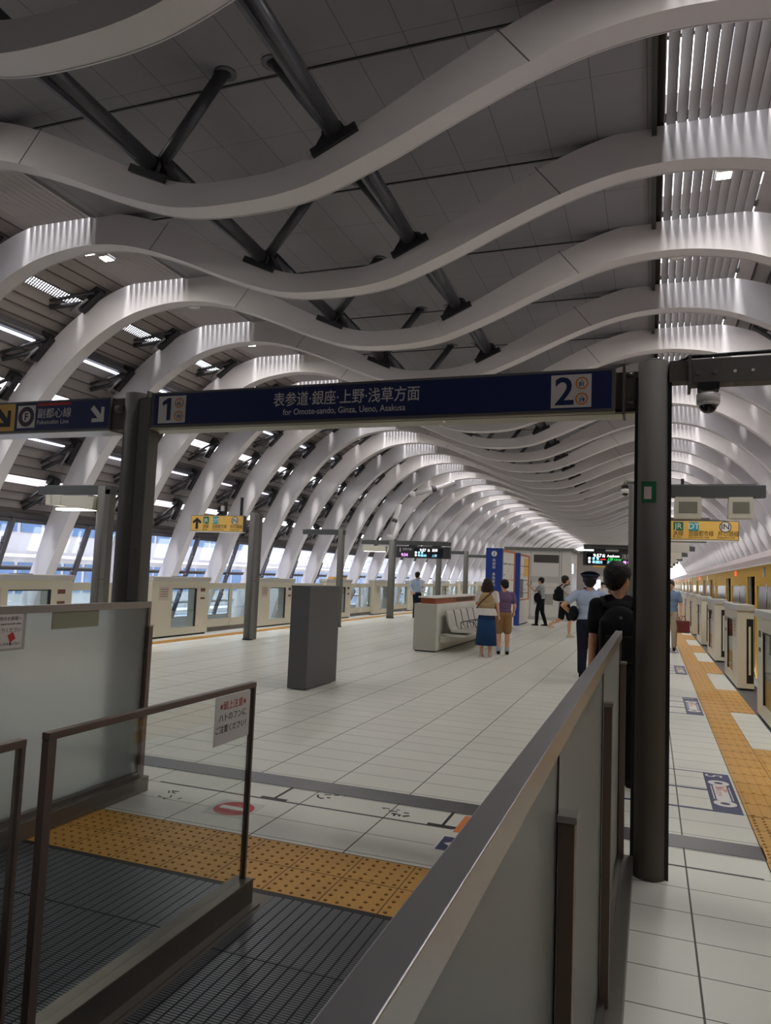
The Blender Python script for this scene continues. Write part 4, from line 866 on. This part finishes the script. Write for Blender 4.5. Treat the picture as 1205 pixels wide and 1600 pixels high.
# station officer, seen from behind
off, _ = person('person in pale blue uniform shirt and peaked cap walking away from the camera', (-.97, 12.75, 0), .03, 1.72,
    dict(shL=(-.175, 0, 1.38), elL=(-.36, -.1, 1.18), wrL=(-.24, .1, 1.02), elR=(.22, -.02, 1.12), wrR=(.2, .1, .9), kneeL=(-.09, .02, .49), ankL=(-.09, -.1, .1), kneeR=(.08, .05, .5), ankR=(.08, .08, .1)), bshirt, bottom=navyT, shoe=blk, hat=cloth('cap_navy', (44, 50, 68)), w=1.16)
b = MB(); b.ball((-.22, .02, 1.05), .13, blk, (.55, 1.1, 1.0), 16); o = b.build('hand_bag'); o.location = off.location; o.rotation_euler = off.rotation_euler; o.scale = off.scale; tag(o, 'black soft bag held under the left arm of the uniformed person', 'bag')
o = MB(); o.tube((-.2, -.02, .955), (.2, -.02, .955), .001, blk, n=6)
o.bm.free()
# man in black with backpack
mb_, _ = person('person in black t-shirt with a black backpack standing beside the thick dark post', (-.245, 6.1, 0), .1, 1.755, dict(look=-.75, shL=(-.145, 0, 1.37), shR=(.145, 0, 1.37), elR=(.19, -.02, 1.1), elL=(-.175, -.03, 1.1), wrL=(-.185, .03, .86), kneeR=(.1, .06, .49), ankR=(.1, .1, .09)), blk, bottom=blk, shoe=blk, w=1.04)
tag(backpack(mb_, blk, 1.17), 'black backpack worn by the person in black beside the post', 'backpack')
# woman
wo, _ = person('person with long dark hair, beige vest, white sleeves and long blue skirt by the bench', (-3.14, 14.8, 0), .05, 1.58, dict(elL=(-.22, .06, 1.14), wrL=(-.14, .24, 1.1), elR=(.22, -.01, 1.12), wrR=(.23, .1, .9)), cloth('white_tee', (216, 210, 204)), bottom=cloth('blue_skirt', (34, 62, 100)), btype='skirt', shoe=cloth('sandal', (196, 164, 144)), hair=hairb_m, long_hair=True, w=1.05)
v = MB(); vm = cloth('beige_vest', (176, 150, 112)); v.ball((0, 0, 1.27), .185, vm, (1.0, .8, .95)); v.ball((0, 0, 1.13), .17, vm, (1.04, .8, 1.0)); remeshed(v, 'vest', wo, .012, 4)
v = MB(); rm = MATS['white_tee']; n = 48
for i in range(n):
    t0, t1 = 2*PI*i/n, 2*PI*(i+1)/n; r0, r1 = .18, .215+.012*(i % 2); R2 = .215+.012*((i+1) % 2)
    f = v.bm.faces.new([v.bm.verts.new(p) for p in ((r0*math.cos(t0), r0*.8*math.sin(t0), 1.06), (r0*math.cos(t1), r0*.8*math.sin(t1), 1.06), (R2*math.cos(t1), R2*.8*math.sin(t1), .91), (r1*math.cos(t0), r1*.8*math.sin(t0), .91))])
v.mi(rm); v.build('ruffle_hem', wo)
v = MB(); v.path([(.12, -.1, 1.43), (.02, -.16, 1.32), (-.12, -.155, 1.17), (-.2, -.06, 1.06)], .016, mat('brown_strap', (96, 60, 36), .5)); v.path([(.12, -.1, 1.43), (.13, .02, 1.44), (.05, .15, 1.3)], .016, MATS['brown_strap']); v.build('bag_strap', wo)
# boy
person('person in purple t-shirt, tan shorts and grey socks standing beside the blue board', (-2.93, 15.5, 0), .25, 1.56, dict(look=.5, head=.35, elL=(-.21, .08, 1.13), wrL=(-.1, .26, 1.08), elR=(.23, -.03, 1.12), wrR=(.22, .12, .96)), purple, bottom=tan, btype='shorts', shoe=blk, socks=cloth('grey_sock', (160, 168, 180)), w=1.08)
# walker
wk, _ = person('person in white t-shirt and black shorts striding away with a black backpack', (-2.32, 21.5, 0), -.9, 1.74, dict(hipL=(-.085, 0, .9), kneeL=(-.09, -.06, .5), ankL=(-.09, -.42, .34), toeL=-1.1, kneeR=(.09, .12, .49), ankR=(.09, .1, .09), elR=(.24, .0, 1.12), wrR=(.2, .2, 1.06)), cloth('tee_white', (214, 206, 202)), bottom=blk, btype='shorts', shoe=cloth('pale_sneaker', (196, 184, 160)), hair=hairb_m)
tag(backpack(wk, blk, 1.2), 'round black backpack on the striding person in white', 'backpack')
# youth at the board
person('person in patterned grey shirt holding up a phone to the board', (-3.62, 26.0, 0), PI/2-.15, 1.68, dict(elL=(-.2, .16, 1.2), wrL=(-.15, .36, 1.38), elR=(.23, -.02, 1.12), wrR=(.22, .08, .9), kneeL=(-.09, .1, .5), ankL=(-.09, .12, .09), ankR=(.09, -.16, .09), kneeR=(.09, -.03, .49)), mat('patterned', (150, 152, 156), .85, noise=.7, scale=14), bottom=blk, shoe=blk)
b = MB(); b.box(-4.0, -3.99, 26.12, 26.2, 1.42, 1.56, black_m, .002); tag(b.build('mobile_phone'), 'dark phone held up by the person at the second blue board', 'phone')
b = MB(); b.ball((-3.7, 25.75, .98), .17, blk, (.8, .5, 1.1)); b.path([(-3.72, 25.76, 1.1), (-3.64, 25.85, 1.3), (-3.6, 25.95, 1.42)], .012, blk); tag(b.build('shoulder_bag'), 'black shoulder bag hanging at the hip of the person with the phone', 'bag')
# old man
om, _ = person('person in grey-blue short-sleeved shirt and beige trousers walking towards the camera', (.44, 19.4, 0), PI-.05, 1.72, dict(kneeL=(-.09, .1, .51), ankL=(-.09, .1, .1), kneeR=(.09, .0, .49), ankR=(.09, -.2, .12), elL=(-.24, -.02, 1.12), wrL=(-.24, .04, .86), elR=(.24, .02, 1.12), wrR=(.22, .1, .88)), cloth('grey_blue_shirt', (112, 132, 158)), bottom=cloth('beige_trousers', (160, 148, 130)), shoe=blk, hair=mat('hair_grey', (70, 62, 58), .6))
b = MB(); b.box(-.06, .06, -.17, .17, 0, .3, mat('bag_red', (104, 38, 34), .5), .02); b.path([(0, -.08, .29), (0, -.05, .4), (0, .05, .4), (0, .08, .29)], .01, MATS['bag_red']); o = b.build('tote_bag'); o.location = (.71, 19.33, .46); o.rotation_euler = (.0, 0, PI/2); tag(o, 'dark red tote bag carried by the person walking towards the camera', 'bag')
# guard
person('person in pale shirt and dark trousers with hands behind the back near the left gates', (-8.15, 26.0, 0), -.35, 1.7, dict(elL=(-.25, -.12, 1.14), wrL=(-.05, -.19, .98), elR=(.25, -.12, 1.14), wrR=(.05, -.2, .96)), bshirt, sleeve='long', bottom=navyT, shoe=blk)
# distant crowd
random.seed(5)
cols = [((40, 36, 40), 'black'), ((200, 196, 192), 'white'), ((120, 100, 90), 'brown'), ((60, 66, 90), 'navy'), ((150, 120, 110), 'rose'), ((90, 96, 90), 'olive'), ((170, 160, 150), 'sand')]
for i, (x, y, h) in enumerate([(-2.35, 30.5, 1.62), (-1.95, 32.5, 1.6), (-1.55, 34, 1.66), (-1.3, 31, 1.55), (-2.7, 36, 1.7), (-.75, 30.2, 1.62), (-1.9, 38, 1.72)]):
    c, cn = cols[i]; person('distant person in %s top in the crowd behind the uniformed person' % cn, (x, y, 0), PI+random.uniform(-.6, .6), h, {}, cloth('top_'+cn, c), bottom=blk, shoe=blk, hair=hair_m, long_hair=i % 2 == 0, group='distant crowd', far=True)
# black guide box between gates and other small things
b = MB(); b.box(-6.1, -6.02, 35, 36.2, 0, 1.1, signw); tag(b.build('white_partition'), 'low white partition near the far left gates', 'partition') if False else b.bm.free()
